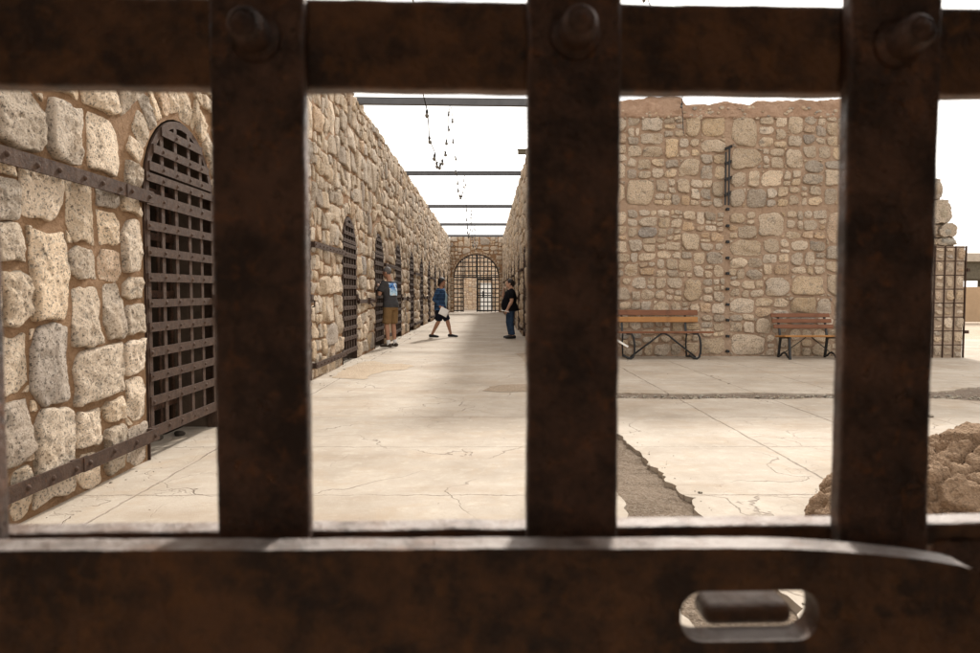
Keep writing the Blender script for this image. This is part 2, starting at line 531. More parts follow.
def squared_rubble(rects, arches, amean, gap, rng, ring=0.26, top=None, warp=0.05, chop=0.55, chink=0.6, lo_asp=0.62, hi_asp=1.9):
    """random squared rubble: rectangles split until stone sized, corners knocked off, the lot gently warped.
    arches: (centre, half width, spring height). Returns stone outlines."""
    out = []

    def bend(p):
        q = Vector((p[0] * 0.9, p[1] * 1.1, 4.4))
        r = Vector((p[0] * 0.9, p[1] * 1.1, 17.4))
        return (p[0] + warp * noise.noise(q) + 0.4 * warp * noise.noise(q * 3), p[1] + 1.2 * warp * noise.noise(r) + 0.4 * warp * noise.noise(r * 3))

    def emit(poly, u, v):
        poly = [bend(p) for p in poly]
        for (c, hw, sp) in arches:
            if abs(u - c) > 3:
                continue
            if v >= sp and math.hypot(u - c, v - sp) < hw + ring:
                return
            if v < sp:
                if abs(u - c) < hw:
                    return
                s_ = -1 if u < c else 1
                poly = clip(poly, c + s_ * (hw + 0.03), 0, -s_, 0)
                if abs(u - c) < hw + ring + 0.3:
                    poly = clip(poly, 0, sp - 0.015, 0, 1)
            else:
                d = math.hypot(u - c, v - sp)
                nx, ny = (u - c) / d, (v - sp) / d
                poly = clip(poly, c + nx * (hw + ring + 0.015), sp + ny * (hw + ring + 0.015), -nx, -ny)
        if len(poly) >= 3:
            out.append(poly)

    def stone(x0, y0, x1, y1):
        u, v = (x0 + x1) / 2, (y0 + y1) / 2
        g = gap * rng.uniform(0.55, 1.5) * min(1.0, 0.45 + 2.2 * min(x1 - x0, y1 - y0))
        w, h = x1 - x0, y1 - y0
        m = min(w, h)
        if m < 2.6 * g:
            return
        J = lambda: rng.uniform(-0.004, 0.09 * m * rng.random())
        cs = [(x0 + g + J(), y0 + g + J(), 1, 1), (x1 - g - J(), y0 + g + J(), -1, 1), (x1 - g - J(), y1 - g - J(), -1, -1), (x0 + g + J(), y1 - g - J(), 1, -1)]
        poly = []
        for k, (cx, cy, sx, sy) in enumerate(cs):
            if rng.random() < chop:
                a, b = rng.uniform(0.08, 0.32) * w, rng.uniform(0.08, 0.32) * h
                pa, pb = (cx + sx * a, cy), (cx, cy + sy * b)
                poly += [pb, pa] if k in (0, 2) else [pa, pb]
                if a * b > 0.006 and rng.random() < chink:
                    t = 0.62
                    tri = [(cx - sx * 0.3 * g, cy - sy * 0.3 * g), (cx + sx * a * t, cy - sy * 0.2 * g), (cx + sx * a * 0.4, cy + sy * b * 0.22), (cx - sx * 0.2 * g, cy + sy * b * t)]
                    emit(tri, u, v)
            else:
                poly.append((cx, cy))
            nx_ = cs[(k + 1) % 4]
            mx_, my_ = (cx + nx_[0]) / 2, (cy + nx_[1]) / 2
            f = rng.uniform(-0.05, 0.10) * m
            if k == 0:
                poly.append((mx_ + rng.uniform(-0.2, 0.2) * w, my_ + f))
            elif k == 1:
                poly.append((mx_ - f, my_ + rng.uniform(-0.2, 0.2) * h))
            elif k == 2:
                poly.append((mx_ + rng.uniform(-0.2, 0.2) * w, my_ - f))
            else:
                poly.append((mx_ + f, my_ + rng.uniform(-0.2, 0.2) * h))
        cx, cy = sum(p[0] for p in poly) / len(poly), sum(p[1] for p in poly) / len(poly)
        poly.sort(key=lambda p: math.atan2((p[1] - cy) / h, (p[0] - cx) / w))
        emit(poly, u, v)

    def split(x0, y0, x1, y1):
        w, h = x1 - x0, y1 - y0
        thr = amean * math.exp(rng.gauss(-0.05, 0.62))
        asp = w / h
        if (w * h < thr and lo_asp < asp < hi_asp) or w * h < amean * 0.16 or max(w, h) < 0.12:
            stone(x0, y0, x1, y1)
            return
        vert = asp > 1.45 or (asp > 0.85 and rng.random() < 0.5)
        if vert:
            c = x0 + w * rng.uniform(0.34, 0.66)
            split(x0, y0, c, y1)
            split(c, y0, x1, y1)
        else:
            c = y0 + h * rng.uniform(0.30, 0.70)
            split(x0, y0, x1, c)
            split(x0, c, x1, y1)

    for (x0, y0, x1, y1) in rects:
        split(x0, y0, x1, y1)
    if top is not None:
        out2 = []
        for p in out:
            u = sum(q[0] for q in p) / len(p)
            p = clip(p, 0, top(u), 0, 1)
            if len(p) >= 3:
                out2.append(p)
        out[:] = out2
    for (c, hw, sp) in arches:               # voussoirs round each arch
        n = max(7, int((hw + ring / 2) * PI / 0.17))
        cuts = [PI * k / n + (rng.uniform(-0.3, 0.3) * PI / n if 0 < k < n else 0) for k in range(n + 1)]
        for k in range(n):
            a0, a1 = cuts[k], cuts[k + 1]
            ga = gap * 0.7 / (hw + 0.1)
            a0, a1 = a0 + ga, a1 - ga
            ri, ro = hw + rng.uniform(0.02, 0.05), hw + ring * rng.uniform(0.75, 1.08)
            b0, b1 = a0 + rng.uniform(0, 0.03), a1 - rng.uniform(0, 0.03)
            out.append([(c + ri * math.cos(a0), sp + ri * math.sin(a0)), (c + ro * math.cos(b0), sp + ro * math.sin(b0)),
                        (c + ro * math.cos(b1), sp + ro * math.sin(b1)), (c + ri * math.cos(a1), sp + ri * math.sin(a1))])
    return out


def pier_rects(u0, u1, v1, arches, base=0.0):
    """rectangles between and above the openings"""
    rects = []
    x = u0
    for (c, hw, sp) in sorted(arches):
        rects.append((x, base, c - hw - 0.02, sp))
        x = c + hw + 0.02
    rects.append((x, base, u1, arches[0][2] if arches else v1))
    if arches:
        sp = arches[0][2]
        cs = sorted(arches)
        edges = [u0] + [(a[0] + b[0]) / 2 + rng.uniform(-0.2, 0.2) for a, b in zip(cs, cs[1:])] + [u1]
        for a, b in zip(edges, edges[1:]):
            rects.append((a, sp, b, v1))
    return [r for r in rects if r[2] - r[0] > 0.1]


def add_stone(mb, poly, rng, n, rings, depth, mi, rnd=0.22, edge=0.012, base=0.0, dull=1.0):
    area = 0.5 * sum(poly[i][0] * poly[(i + 1) % len(poly)][1] - poly[(i + 1) % len(poly)][0] * poly[i][1] for i in range(len(poly)))
    if abs(area) < 0.0012:
        return
    if area < 0:
        poly = poly[::-1]
    area = abs(area)
    for it in range(2):                      # rounded corners
        q = []
        m = len(poly)
        f = rnd if it == 0 else 0.20
        for i in range(m):
            a, b = poly[i], poly[(i + 1) % m]
            q.append((a[0] + (b[0] - a[0]) * f, a[1] + (b[1] - a[1]) * f))
            q.append((a[0] + (b[0] - a[0]) * (1 - f), a[1] + (b[1] - a[1]) * (1 - f)))
        poly = q
    # resample
    # (outline is now rounded) resample it evenly
    m = len(poly)
    seg = [math.dist(poly[i], poly[(i + 1) % m]) for i in range(m)]
    tot = sum(seg)
    size = math.sqrt(area)
    if size < 0.16:
        n = max(8, int(n * 0.6))
        rings = rings[:1] + rings[1::2]
    pts = []
    i, acc = 0, 0.0
    for k in range(n):
        d = tot * k / n
        while i < m - 1 and acc + seg[i] < d:
            acc += seg[i]
            i += 1
        f = (d - acc) / max(seg[i], 1e-9)
        a, b = poly[i], poly[(i + 1) % m]
        pts.append((a[0] + (b[0] - a[0]) * f, a[1] + (b[1] - a[1]) * f))
    cu = sum(p[0] for p in pts) / n
    cv = sum(p[1] for p in pts) / n
    off = Vector((rng.uniform(-50, 50), rng.uniform(-50, 50), rng.uniform(-50, 50)))
    tu, tv = rng.gauss(0, 0.05), rng.gauss(0, 0.05)
    dep = depth * rng.uniform(0.6, 1.25) * min(1.0, 0.35 + size * 2.0)
    c = rng.choice(PBAG)
    c = (c[0] * 1.27, c[1] * 1.145, c[2] * 1.045)
    j = rng.uniform(0.82, 1.14) * dull
    w = rng.uniform(-0.02, 0.02)
    mb.col = (c[0] * j + w, c[1] * j, c[2] * j - w)
    rows = []
    facets = [(rng.gauss(0, 0.26), rng.gauss(0, 0.26), rng.uniform(0.0, 0.5) * dep + 0.12 * size * rng.random()) for _ in range(4)]
    for (sc, hf) in rings:
        row = []
        for (a, b) in pts:
            e = 1 + edge / size * (2.0 * noise.noise(Vector((a * 8, b * 8, 3.1)) + off) + 1.3 * noise.noise(Vector((a * 21, b * 21, 7.7)) + off))
            x, y = cu + (a - cu) * sc * e, cv + (b - cv) * sc * e
            h = hf * dep
            if hf > 0:
                pv = Vector((x, y, 0)) + off
                nz = 0.22 * noise.noise(pv * 5.5) + 0.55 * abs(noise.noise(pv * 10)) + 0.38 * noise.noise(pv * 22) + 0.26 * noise.noise(pv * 48)
                cut_ = min(fa * (x - cu) + fb * (y - cv) + fc for fa, fb, fc in facets)
                h += hf * (dep * 0.6 * nz + (x - cu) * tu + (y - cv) * tv + min(0.0, cut_) * 0.8)
                h = min(max(h, 0.007 * hf), 0.062 + 0.006 * noise.noise(pv * 15))
            row.append(mb.addv((x, -(base + h), y)))
        rows.append(row)
    pv = Vector((cu, cv, 0)) + off
    ctr = mb.addv((cu, -(base + dep * (1 + 0.5 * noise.noise(pv * 5.5))), cv))
    for ra, rb in zip(rows, rows[1:]):
        for k in range(n):
            mb.face([ra[k], ra[(k + 1) % n], rb[(k + 1) % n], rb[k]], mi, True)
    for k in range(n):
        mb.face([rows[-1][k], rows[-1][(k + 1) % n], ctr], mi, True)
    mb.col = (1, 1, 1)


LOD0 = (60, [(1.0, -0.6), (1.0, 0.5), (0.983, 0.80), (0.955, 0.94), (0.90, 1.0), (0.81, 1.0), (0.71, 1.0), (0.61, 1.0), (0.51, 1.0), (0.41, 1.0), (0.31, 1.0), (0.21, 1.0), (0.11, 1.0)])
LOD1 = (30, [(1.0, -0.6), (1.0, 0.5), (0.965, 0.88), (0.87, 1.0), (0.68, 1.0), (0.48, 1.0), (0.25, 1.0)])
LOD2 = (16, [(1.0, -0.5), (0.985, 0.5), (0.9, 0.95), (0.6, 1.0), (0.3, 1.0)])


def arch_pts(c, hw, sp, bottom, n=18):
    return [(c - hw, bottom), (c + hw, bottom)] + [(c + hw * math.cos(PI * k / n), sp + hw * math.sin(PI * k / n)) for k in range(n + 1)]


def wall_body(mb, u0, u1, v1, arches, thick, bottom=-0.3, mi=0, reveal=False):
    """mortar body in bays so that each bay has at most one opening"""
    cuts = [u0]
    cs = sorted(arches)
    for a, b in zip(cs, cs[1:]):
        cuts.append((a[0] + b[0]) / 2)
    cuts.append(u1)
    for k in range(len(cuts) - 1):
        a, b = cuts[k], cuts[k + 1]
        hole = [q for q in cs if a < q[0] < b]
        if hole:
            c, hw, sp = hole[0]
            outer = [(a, bottom), (c - hw, bottom)] + [(c + hw * math.cos(PI - PI * i / 18), sp + hw * math.sin(PI * i / 18)) for i in range(19)] + [(c + hw, bottom), (b, bottom), (b, v1), (a, v1)]
        else:
            outer = [(a, bottom), (b, bottom), (b, v1), (a, v1)]
        pts, tris = tess(outer)
        fr = [mb.addv((p.x, 0, p.y)) for p in pts]
        bk = [mb.addv((p.x, thick, p.y)) for p in pts]
        for t in tris:
            p, q, r = (pts[i] for i in t)
            t = list(t) if (q - p).cross(r - p).z > 0 else list(t)[::-1]
            mb.face([fr[i] for i in t], mi)
            mb.face([bk[i] for i in reversed(t)], mi)
        n = len(outer)
        for i in range(n):
            j = (i + 1) % n
            e0, e1 = outer[i], outer[j]
            if e0[0] == e1[0] and e0[0] in (a, b) and 0 < k < len(cuts) - 2 + (1 if e0[0] == a else 0) and not (e0[0] in (u0, u1)):
                continue
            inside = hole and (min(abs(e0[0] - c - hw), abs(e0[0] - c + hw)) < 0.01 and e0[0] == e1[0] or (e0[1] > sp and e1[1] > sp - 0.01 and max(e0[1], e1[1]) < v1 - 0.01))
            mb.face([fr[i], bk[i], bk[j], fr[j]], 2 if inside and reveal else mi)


# ------------------------------------------------------------------ ground
LX, RX = -2.45, 1.05          # the two faces of the corridor
END_Y = 46.0
BW_Y = 13.4                   # bench wall
WALL_H = 4.85

g = MB()
for sx in range(1):
    ids = [g.addv(p) for p in ((-900, -300, -0.07), (900, -300, -0.07), (900, 1500, -0.07), (-900, 1500, -0.07))]
    g.face(ids)
tag(g.build('ground', M['desert']), kind='structure')

rng = random.Random(11)


def px_floor(px, py, z=0.0):
    return on_plane(px, py, (0, 0, z), Vector((0, 0, 1)))


edge_px = [(619, 434), (630, 445), (641, 455), (650, 466), (657, 468), (663, 473), (667, 481), (676, 485.5), (680, 493), (692, 498), (696, 507), (703, 516)]
edge = [px_floor(*p) for p in edge_px]
hole1 = [(p.x + rng.uniform(-0.012, 0.012), p.y) for p in edge]
hole1 += [(1.17, 3.3), (1.2, 2.6), (0.98, 2.2), (0.75, 2.35), (0.68, 3.2), (0.80, 4.0), (0.74, 4.7), (0.85, 5.5), (0.98, 6.0)]


def rough_loop(loop, amp, step, rg):
    out = []
    for i in range(len(loop)):
        a, b = loop[i], loop[(i + 1) % len(loop)]
        n = max(1, int(math.dist(a, b) / step))
        for k in range(n):
            f = k / n
            j = amp if k else amp * 0.5
            out.append((a[0] + (b[0] - a[0]) * f + rg.uniform(-j, j), a[1] + (b[1] - a[1]) * f + rg.uniform(-j, j)))
    return out


hole1 = rough_loop(hole1, 0.014, 0.05, rng)
# gravel channel across the yard
g_front = [(1.35 + 0.3 * k, 7.92 + 0.05 * math.sin(k * 1.7) + (-0.55 if k > 13 else 0) * min(1, (k - 13) / 3)) for k in range(30)]
g_back = [(1.35 + 0.3 * k, 8.36 + 0.06 * math.sin(k * 1.1 + 1) + (0.5 if k > 13 else 0) * min(1, (k - 13) / 3)) for k in range(30)]
hole2 = rough_loop(g_front + g_back[::-1], 0.02, 0.06, rng)
pv = MB()
extruded(pv, [(-2.75, -2.5), (13.0, -2.5), (13.0, 13.0), (13.0, 62), (-2.75, 62)], [hole1, hole2], lambda a, b, d: (a, b, d), 0.0, -0.06)
tag(pv.build('pavement', M['concrete']), kind='structure')


def sheet(name, x0, x1, y0, y1, z, step, amp, sc, m, slope=0.0):
    mb = MB()
    nx, ny = int((x1 - x0) / step) + 1, int((y1 - y0) / step) + 1
    for j in range(ny):
        for i in range(nx):
            x, y = x0 + i * step, y0 + j * step
            p = Vector((x, y, 0)) * sc
            h = noise.fractal(p, 1.0, 2.0, 4) * amp + amp * 0.8 * abs(noise.noise(p * 2.7)) + slope * (x - x0)
            mb.addv((x, y, z + min(h, -z - 0.006)))
    for j in range(ny - 1):
        for i in range(nx - 1):
            a = j * nx + i
            mb.face([a, a + 1, a + nx + 1, a + nx], 0, True)
    return tag(mb.build(name, m), kind='structure')


sheet('dirt_ground', 0.55, 1.35, 2.1, 6.15, -0.035, 0.018, 0.016, 4.0, M['dirt'])
sheet('gravel_path', 1.25, 10.2, 7.2, 8.95, -0.022, 0.03, 0.012, 9.0, M['gravel'])
# loose stones lying on the dirt and in the channel: too small to count
lo = MB()
for k in range(500):
    if k < 0:
        x, y, z = rng.uniform(0.7, 1.16), rng.uniform(2.6, 5.9), -0.03
        r = rng.uniform(0.006, 0.02)
    else:
        x = rng.uniform(1.4, 9.8)
        y = 8.08 + rng.uniform(-0.13, 0.15) * (3 if x > 5.6 else 1)
        z, r = -0.018, rng.uniform(0.008, 0.022)
    lo.col = rng.choice(PBAG)
    lo.ellipsoid((x, y, z + r * 0.4), (r * rng.uniform(0.8, 1.5), r * rng.uniform(0.8, 1.4), r * 0.7), 6, 4)
for k in range(420):
    q = rng.random()
    if q < 0.45:
        x, y = LX + 0.05 + abs(rng.gauss(0, 0.12)), rng.uniform(3.0, 22)
    elif q < 0.7:
        x, y = rng.uniform(1.1, 8.3), BW_Y - 0.04 - abs(rng.gauss(0, 0.10))
    elif q < 0.78:
        x, y = 1.20 + abs(rng.gauss(0, 0.06)), rng.uniform(2.6, 6)
    else:
        x, y = rng.uniform(-2.4, 7), rng.uniform(3.2, 13)
    r = 0.0022 * math.exp(abs(rng.gauss(0, 0.55))) * (1.8 if y > 9 else 1)
    c_ = rng.choice(PBAG)
    lo.col = tuple(v * 0.9 for v in c_)
    lo.ellipsoid((x, y, r * 0.35), (r * rng.uniform(0.8, 1.8), r * rng.uniform(0.8, 1.6), r * 0.6), 5, 4)
tag(lo.build('loose_gravel', M['stone'], tint=True), 'small loose stones and grit scattered in the gravel channel and along the wall feet', 'gravel', kind='stuff')

# worn repair patches on the corridor floor (sheets 4 mm proud)


def patch(name, px_loop, m, z=0.004):
    loop = [px_floor(*p) for p in px_loop]
    loop = rough_loop([(p.x, p.y) for p in loop], 0.03, 0.12, rng)
    pts, tris = tess(loop)
    mb = MB()
    ids = [mb.addv((p.x, p.y, z)) for p in pts]
    for t in tris:
        a, b, c = (pts[i] for i in t)
        mb.face([ids[i] for i in (t if (b - a).cross(c - a).z > 0 else t[::-1])])
    return tag(mb.build(name, m), kind='structure')


M['repair'] = mat_ground('worn_repair_cement', (0.27, 0.205, 0.145), (0.35, 0.28, 0.21), (0.40, 0.33, 0.26), 0.8, 0.01)
M['damp'] = mat_ground('damp_stained_concrete', (0.37, 0.285, 0.205), (0.44, 0.355, 0.265), (0.47, 0.39, 0.295), 0.8, 0.004)
patch('pavement_repair', [(482, 391), (490, 386.5), (502, 385), (530, 384.5), (548, 387), (548, 391.5), (520, 391.5), (500, 392)], M['repair'])
patch('pavement_repair', [(514, 354), (530, 352.5), (536, 358), (527, 365), (521, 357)], M['repair'])
patch('pavement_stain', [(332, 378), (345, 369), (362, 362), (374, 361), (384, 364), (402, 363.5), (414, 366), (404, 370), (386, 371), (375, 374), (364, 379.5), (350, 379)], M['damp'])

# ------------------------------------------------------------------ left cell block
DW, DSP = 1.24, 1.93          # door width, spring height
DHW = DW / 2 + 0.02
PITCH, D0 = 3.38, 5.0
door_u = [D0 + PITCH * i for i in range(12)]


def make_door():
    """cell door: local x along the wall, outward -y, origin at the hinge side on the floor"""
    jr = random.Random(4)
    top = MB()
    lat = MB()
    vb = [0.035, 0.27, 0.50, 0.74, 0.97, DW - 0.035]
    cx, rad = DW / 2, DW / 2 - 0.01
    hs = [0.20, 0.42, 0.60, 0.78, 0.96, 1.14, 1.32, 1.50, 1.69, 1.885, 2.04]
    split = 2.085
    for u in vb:
        lat.box((u, -0.010, (0.165 + split - 0.01) / 2), (0.05, 0.012, split - 0.01 - 0.165))
        tp = DSP + math.sqrt(max(rad * rad - (u - cx) ** 2, 0.0))
        if tp > split + 0.05:
            top.box((u, -0.010, (split + tp) / 2), (0.05, 0.012, tp - split - 0.02))
    for i, h in enumerate(hs):
        w = 0.085 if i in (0, 9) else 0.064
        x0, x1 = (-0.0, DW)
        lat.box(((x0 + x1) / 2, -0.0225, h + jr.uniform(-0.006, 0.006)), (x1 - x0, 0.012, w * jr.uniform(0.94, 1.05)), 0, Matrix.Rotation(jr.uniform(-0.006, 0.006), 3, 'Y'))
        for u in vb:
            lat.dome((u + jr.uniform(-0.006, 0.006), -0.0285, h + jr.uniform(-0.008, 0.008)), (0, -1, 0), 0.014 * jr.uniform(0.8, 1.15), 0.010, 7)
    for h in (split + 0.04, 2.26, 2.41):
        hw = math.sqrt(max(rad * rad - (h - DSP) ** 2, 0.01))
        top.box((cx, -0.0225, h), (hw * 2 - 0.02, 0.012, 0.064))
        for u in vb:
            if abs(u - cx) < hw - 0.04:
                top.dome((u, -0.0285, h), (0, -1, 0), 0.014, 0.010, 7)
    n = 20                                    # arched edge strap
    ro, ri = DW / 2 + 0.005, DW / 2 - 0.05
    q = []
    for k in range(n + 1):
        a = PI * k / n
        q.append([top.addv((cx + r * math.cos(a), y, DSP + r * math.sin(a))) for r, y in ((ro, -0.016), (ri, -0.016), (ri, 0.0), (ro, 0.0))])
    for a, b in zip(q, q[1:]):
        if min(top.v[a[0]][2], top.v[b[0]][2]) < split - 0.1:
            continue
        for i in range(4):
            top.face([a[i], b[i], b[(i + 1) % 4], a[(i + 1) % 4]])
    fr, fr2 = MB(), MB()
    fr.box((-0.006, 0.03, 1.02), (0.012, 0.09, 2.04))
    fr2.box((DW + 0.006, 0.03, 1.02), (0.012, 0.09, 2.04))
    inn = MB()
    for u in vb:
        inn.box((u, 0.36, 1.10), (0.045, 0.012, 2.05))
    for h in (0.25, 0.72, 1.2, 1.68, 2.05):
        inn.box((cx, 0.348, h), (DW, 0.012, 0.06))
    lt = MB()
    lt.box((DW - 0.05, -0.043, 1.14), (0.10, 0.03, 0.11))
    lt.tube([(DW - 0.07, -0.055, 1.12), (DW - 0.07, -0.085, 1.11), (DW - 0.07, -0.085, 1.03), (DW - 0.07, -0.055, 1.02)], 0.010, 6)
    door = lat.build('cell_door', M['iron'])
    for nm, mb in (('arched_grate', top), ('jamb_strap', fr), ('jamb_strap', fr2), ('latch', lt)):
        mb.build(nm, M['iron'], door)
    inn.build('inner_grate', M['gate_iron'], door)
    return door


door0 = make_door()
COL.objects.unlink(door0)
for ch in door0.children:
    COL.objects.unlink(ch)


def put_door(parent, u):
    d = door0.copy()
    COL.objects.link(d)
    d.parent = parent
    d.location = (u, 0, 0)
    for ch in door0.children:
        c = ch.copy()
        COL.objects.link(c)
        c.parent = d
    return d


def band(parent, u0, u1, h, seed, mid=None):
    mb = MB()
    rg = random.Random(seed)
    y = -0.074
    us = [u0, u1] if mid is None else [u0, mid, u1]
    for k, (a, b) in enumerate(zip(us, us[1:])):
        mb.box(((a + b) / 2, y - 0.006 * k, h - 0.004 * k), (b - a + (0.1 if k == 0 and mid else 0), 0.013, 0.085))
        n = max(2, int((b - a) / 0.2))
        for i in range(n):
            mb.dome((a + 0.06 + (b - a - 0.12) * i / (n - 1) + rg.uniform(-0.015, 0.015), y - 0.0065 - 0.006 * k, h + rg.uniform(-0.008, 0.008)), (0, -1, 0), 0.017, 0.014, 8)
    for u in us:
        mb.box((u + (0.03 if u == u0 else -0.03), y / 2, h), (0.05, abs(y), 0.075))
    return mb.build('iron_band', M['iron'], parent)


def lock_bar(parent, u0, u1, h=1.06):
    mb = MB()
    mb.box(((u0 + u1) / 2, -0.062, h), (u1 - u0, 0.014, 0.075))
    c = (u0 + u1) / 2
    mb.box((c, -0.085, h), (0.16, 0.05, 0.13))
    mb.box((u0 + 0.06, -0.035, h), (0.05, 0.07, 0.06))
    mb.box((u1 - 0.06, -0.035, h), (0.05, 0.07, 0.06))
    mb.tube([(c - 0.08, -0.11, h + 0.02), (c - 0.08, -0.16, h + 0.02), (c + 0.02, -0.17, h + 0.02), (c + 0.14, -0.16, h + 0.02)], 0.013, 6)
    mb.tube([(c - 0.02, -0.12, h - 0.06), (c - 0.02, -0.15, h - 0.10), (c + 0.04, -0.15, h - 0.10), (c + 0.04, -0.12, h - 0.06)], 0.010, 6)
    return mb.build('lock_bar', M['iron'], parent)


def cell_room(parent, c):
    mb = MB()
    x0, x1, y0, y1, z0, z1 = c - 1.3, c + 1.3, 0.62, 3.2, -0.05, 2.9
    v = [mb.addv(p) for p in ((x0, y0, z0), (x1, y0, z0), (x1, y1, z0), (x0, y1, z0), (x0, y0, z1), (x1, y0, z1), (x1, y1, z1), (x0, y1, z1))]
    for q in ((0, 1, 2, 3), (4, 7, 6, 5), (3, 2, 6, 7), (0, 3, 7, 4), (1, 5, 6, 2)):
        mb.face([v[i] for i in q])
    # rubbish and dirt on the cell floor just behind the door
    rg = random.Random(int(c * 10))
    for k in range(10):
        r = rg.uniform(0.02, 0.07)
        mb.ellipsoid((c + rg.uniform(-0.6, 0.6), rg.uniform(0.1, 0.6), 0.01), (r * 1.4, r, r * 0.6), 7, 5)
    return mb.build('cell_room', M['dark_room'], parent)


left = thing('cell_block', (LX, 0, 0), 'long sunlit rubble stone cell block on the left of the corridor with arched barred doors', 'cell block', rotz=R(90))
L_ARCH = [(u + DW / 2, DHW, DSP) for u in door_u]
mb = MB()
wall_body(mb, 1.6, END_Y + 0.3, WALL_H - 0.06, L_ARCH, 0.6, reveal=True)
rg = random.Random(3)
st = squared_rubble(pier_rects(1.6, END_Y + 0.02, WALL_H + 0.12, L_ARCH), L_ARCH, 0.20, 0.011, rg, ring=0.30,
                    top=lambda u: WALL_H + 0.06 * noise.noise(Vector((u * 1.3, 0, 0))) + 0.03 * noise.noise(Vector((u * 5, 0, 3))))
for poly in st:
    uu = sum(p[0] for p in poly) / len(poly)
    n, rings = LOD0 if uu < 8.5 else LOD1 if uu < 17 else LOD2
    low = sum(p[1] for p in poly) / len(poly) < 0.16
    add_stone(mb, poly, rg, n, rings, 0.046 if not low else 0.03, 1, 0.09, 0.013, base=-0.003, dull=1.38 if uu < 9 else 1.06)  # near stones tinted brighter: grazing sunlight put into their colour
mb.build('wall', [M['mortar'], M['stone'], M['reveal_shade']], left, tint=True)
for i, u in enumerate(door_u):
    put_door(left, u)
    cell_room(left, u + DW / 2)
# upper and lower bands tie the doors in pairs, lock bars close the other gaps
band(left, 1.7, door_u[0] - 0.012, 1.885, 1, 4.62)
band(left, 1.7, door_u[0] - 0.012, 0.20, 2, 4.05)
for i in range(1, 11, 2):
    band(left, door_u[i] + DW + 0.014, door_u[i + 1] - 0.014, 1.885, i)
    band(left, door_u[i] + DW + 0.014, door_u[i + 1] - 0.014, 0.20, i + 20)
for i in range(0, 12, 2):
    if i + 1 < 12:
        lock_bar(left, door_u[i] + DW + 0.03, door_u[i + 1] - 0.03)

# ------------------------------------------------------------------ right cell block with the bench wall
right = thing('cell_block', (RX, BW_Y, 0), 'rubble stone cell block whose blank end wall stands behind the two benches', 'cell block')
r_u = [END_Y - (door_u[i] + DW) - 0 for i in range(4, 12)]       # corridor face runs back from the end wall
R_ARCH = [(u + DW / 2, DHW, DSP) for u in r_u]
mb = MB()
cw_len = END_Y - BW_Y
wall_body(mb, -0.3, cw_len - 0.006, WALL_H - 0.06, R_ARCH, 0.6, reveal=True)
rg = random.Random(5)
for poly in squared_rubble(pier_rects(-0.02, cw_len, WALL_H + 0.1, R_ARCH), R_ARCH, 0.21, 0.013, rg, ring=0.28,
                           top=lambda u: WALL_H + 0.06 * noise.noise(Vector((u * 1.3, 5, 0)))):
    add_stone(mb, poly, rg, *LOD2, 0.042, 1, 0.13, 0.011)
cface = mb.build('corridor_wall', [M['mortar'], M['stone'], M['reveal_shade']], right, loc=(0, cw_len, 0), rotz=R(-90), tint=True)
for u in r_u:
    d = put_door(right, 0)
    d.location = (0, cw_len - u, 0)
    d.rotation_euler = (0, 0, R(-90))
    rm = cell_room(right, 0)
    rm.location = (0, cw_len - u - DW / 2, 0)
    rm.rotation_euler = (0, 0, R(-90))
for i in range(0, 7):
    a, b = r_u[i + 1] + DW, r_u[i]
    if i % 2 == 0:
        os_ = [band(right, a + 0.014, b - 0.014, 1.885, i + 50), band(right, a + 0.014, b - 0.014, 0.2, i + 60)]
    else:
        os_ = [lock_bar(right, a + 0.03, b - 0.03)]
    for o in os_:
        o.location = (0, cw_len, 0)
        o.rotation_euler = (0, 0, R(-90))

# bench wall: local x = X - RX, face on y = 0
BW_LEN = 7.15                 # full height part; the ruined end stands on its own
nY = Vector((0, 1, 0))


def bw(px, py, y=BW_Y):
    p = on_plane(px, py, (0, y, 0), nY)
    return (p.x - RX, p.z)


JU = bw(727, 250)[0]
prof_px = [(560, 99), (600, 101), (622, 100.7), (633, 99.6), (644, 98.7), (649, 96.5), (660, 97.2), (672, 96.4), (681, 97), (683, 101), (686, 105), (698, 104.2), (710, 105),
           (718, 102), (727, 101.6), (738, 103.4), (750, 105), (754, 102), (757, 100.7), (775, 101.2), (800, 100), (820, 100.6), (842, 99), (870, 100), (890, 103)]
prof = [bw(*p) for p in prof_px]
capb = bw(700, 118)[1]
mb = MB()
wall_body(mb, 0.0, BW_LEN, capb - 0.02, [], 0.6)
rg = random.Random(9)
led = bw(700, 209)[1]


def bw_zone(u, v):
    return False


polys = squared_rubble([(JU + 0.05, led + 0.05, BW_LEN, capb + 0.03), (JU + 0.05, 0.0, BW_LEN, led - 0.02)], [], 0.175, 0.015, rg, chop=0.85, chink=0.9, warp=0.045, lo_asp=0.75, hi_asp=2.0)
polys += squared_rubble([(0.0, led + 0.05, JU - 0.04, capb + 0.03)], [], 0.16, 0.015, rg, chop=0.85, chink=0.9, warp=0.045, lo_asp=0.75, hi_asp=2.0)
polys += squared_rubble([(0.0, 0.0, JU - 0.04, led - 0.03)], [], 0.105, 0.014, rg, chop=0.85, chink=0.9, warp=0.05, lo_asp=0.75, hi_asp=2.2)
polys = [clip(p, JU + (0.03 if sum(q[0] for q in p) / len(p) > JU else -0.03), 0, (-1 if sum(q[0] for q in p) / len(p) > JU else 1), 0) for p in polys]
polys = [p for p in polys if len(p) >= 3]
for poly in polys:
    add_stone(mb, poly, rg, *LOD1, 0.042, 1, 0.20, 0.014, base=0.003)
mb.build('wall', [M['mortar_pale'], M['stone']], right, tint=True)
cp = MB()
capo = [(0.0, capb - 0.02)] + [(BW_LEN, capb - 0.02)] + [(min(max(u + 0.0, 0.0), BW_LEN), v) for u, v in reversed(prof)]
cc = [(BW_LEN * k / 60, capb - 0.02 + 0.03 * noise.noise(Vector((k * 0.37, 2, 0)))) for k in range(61)]
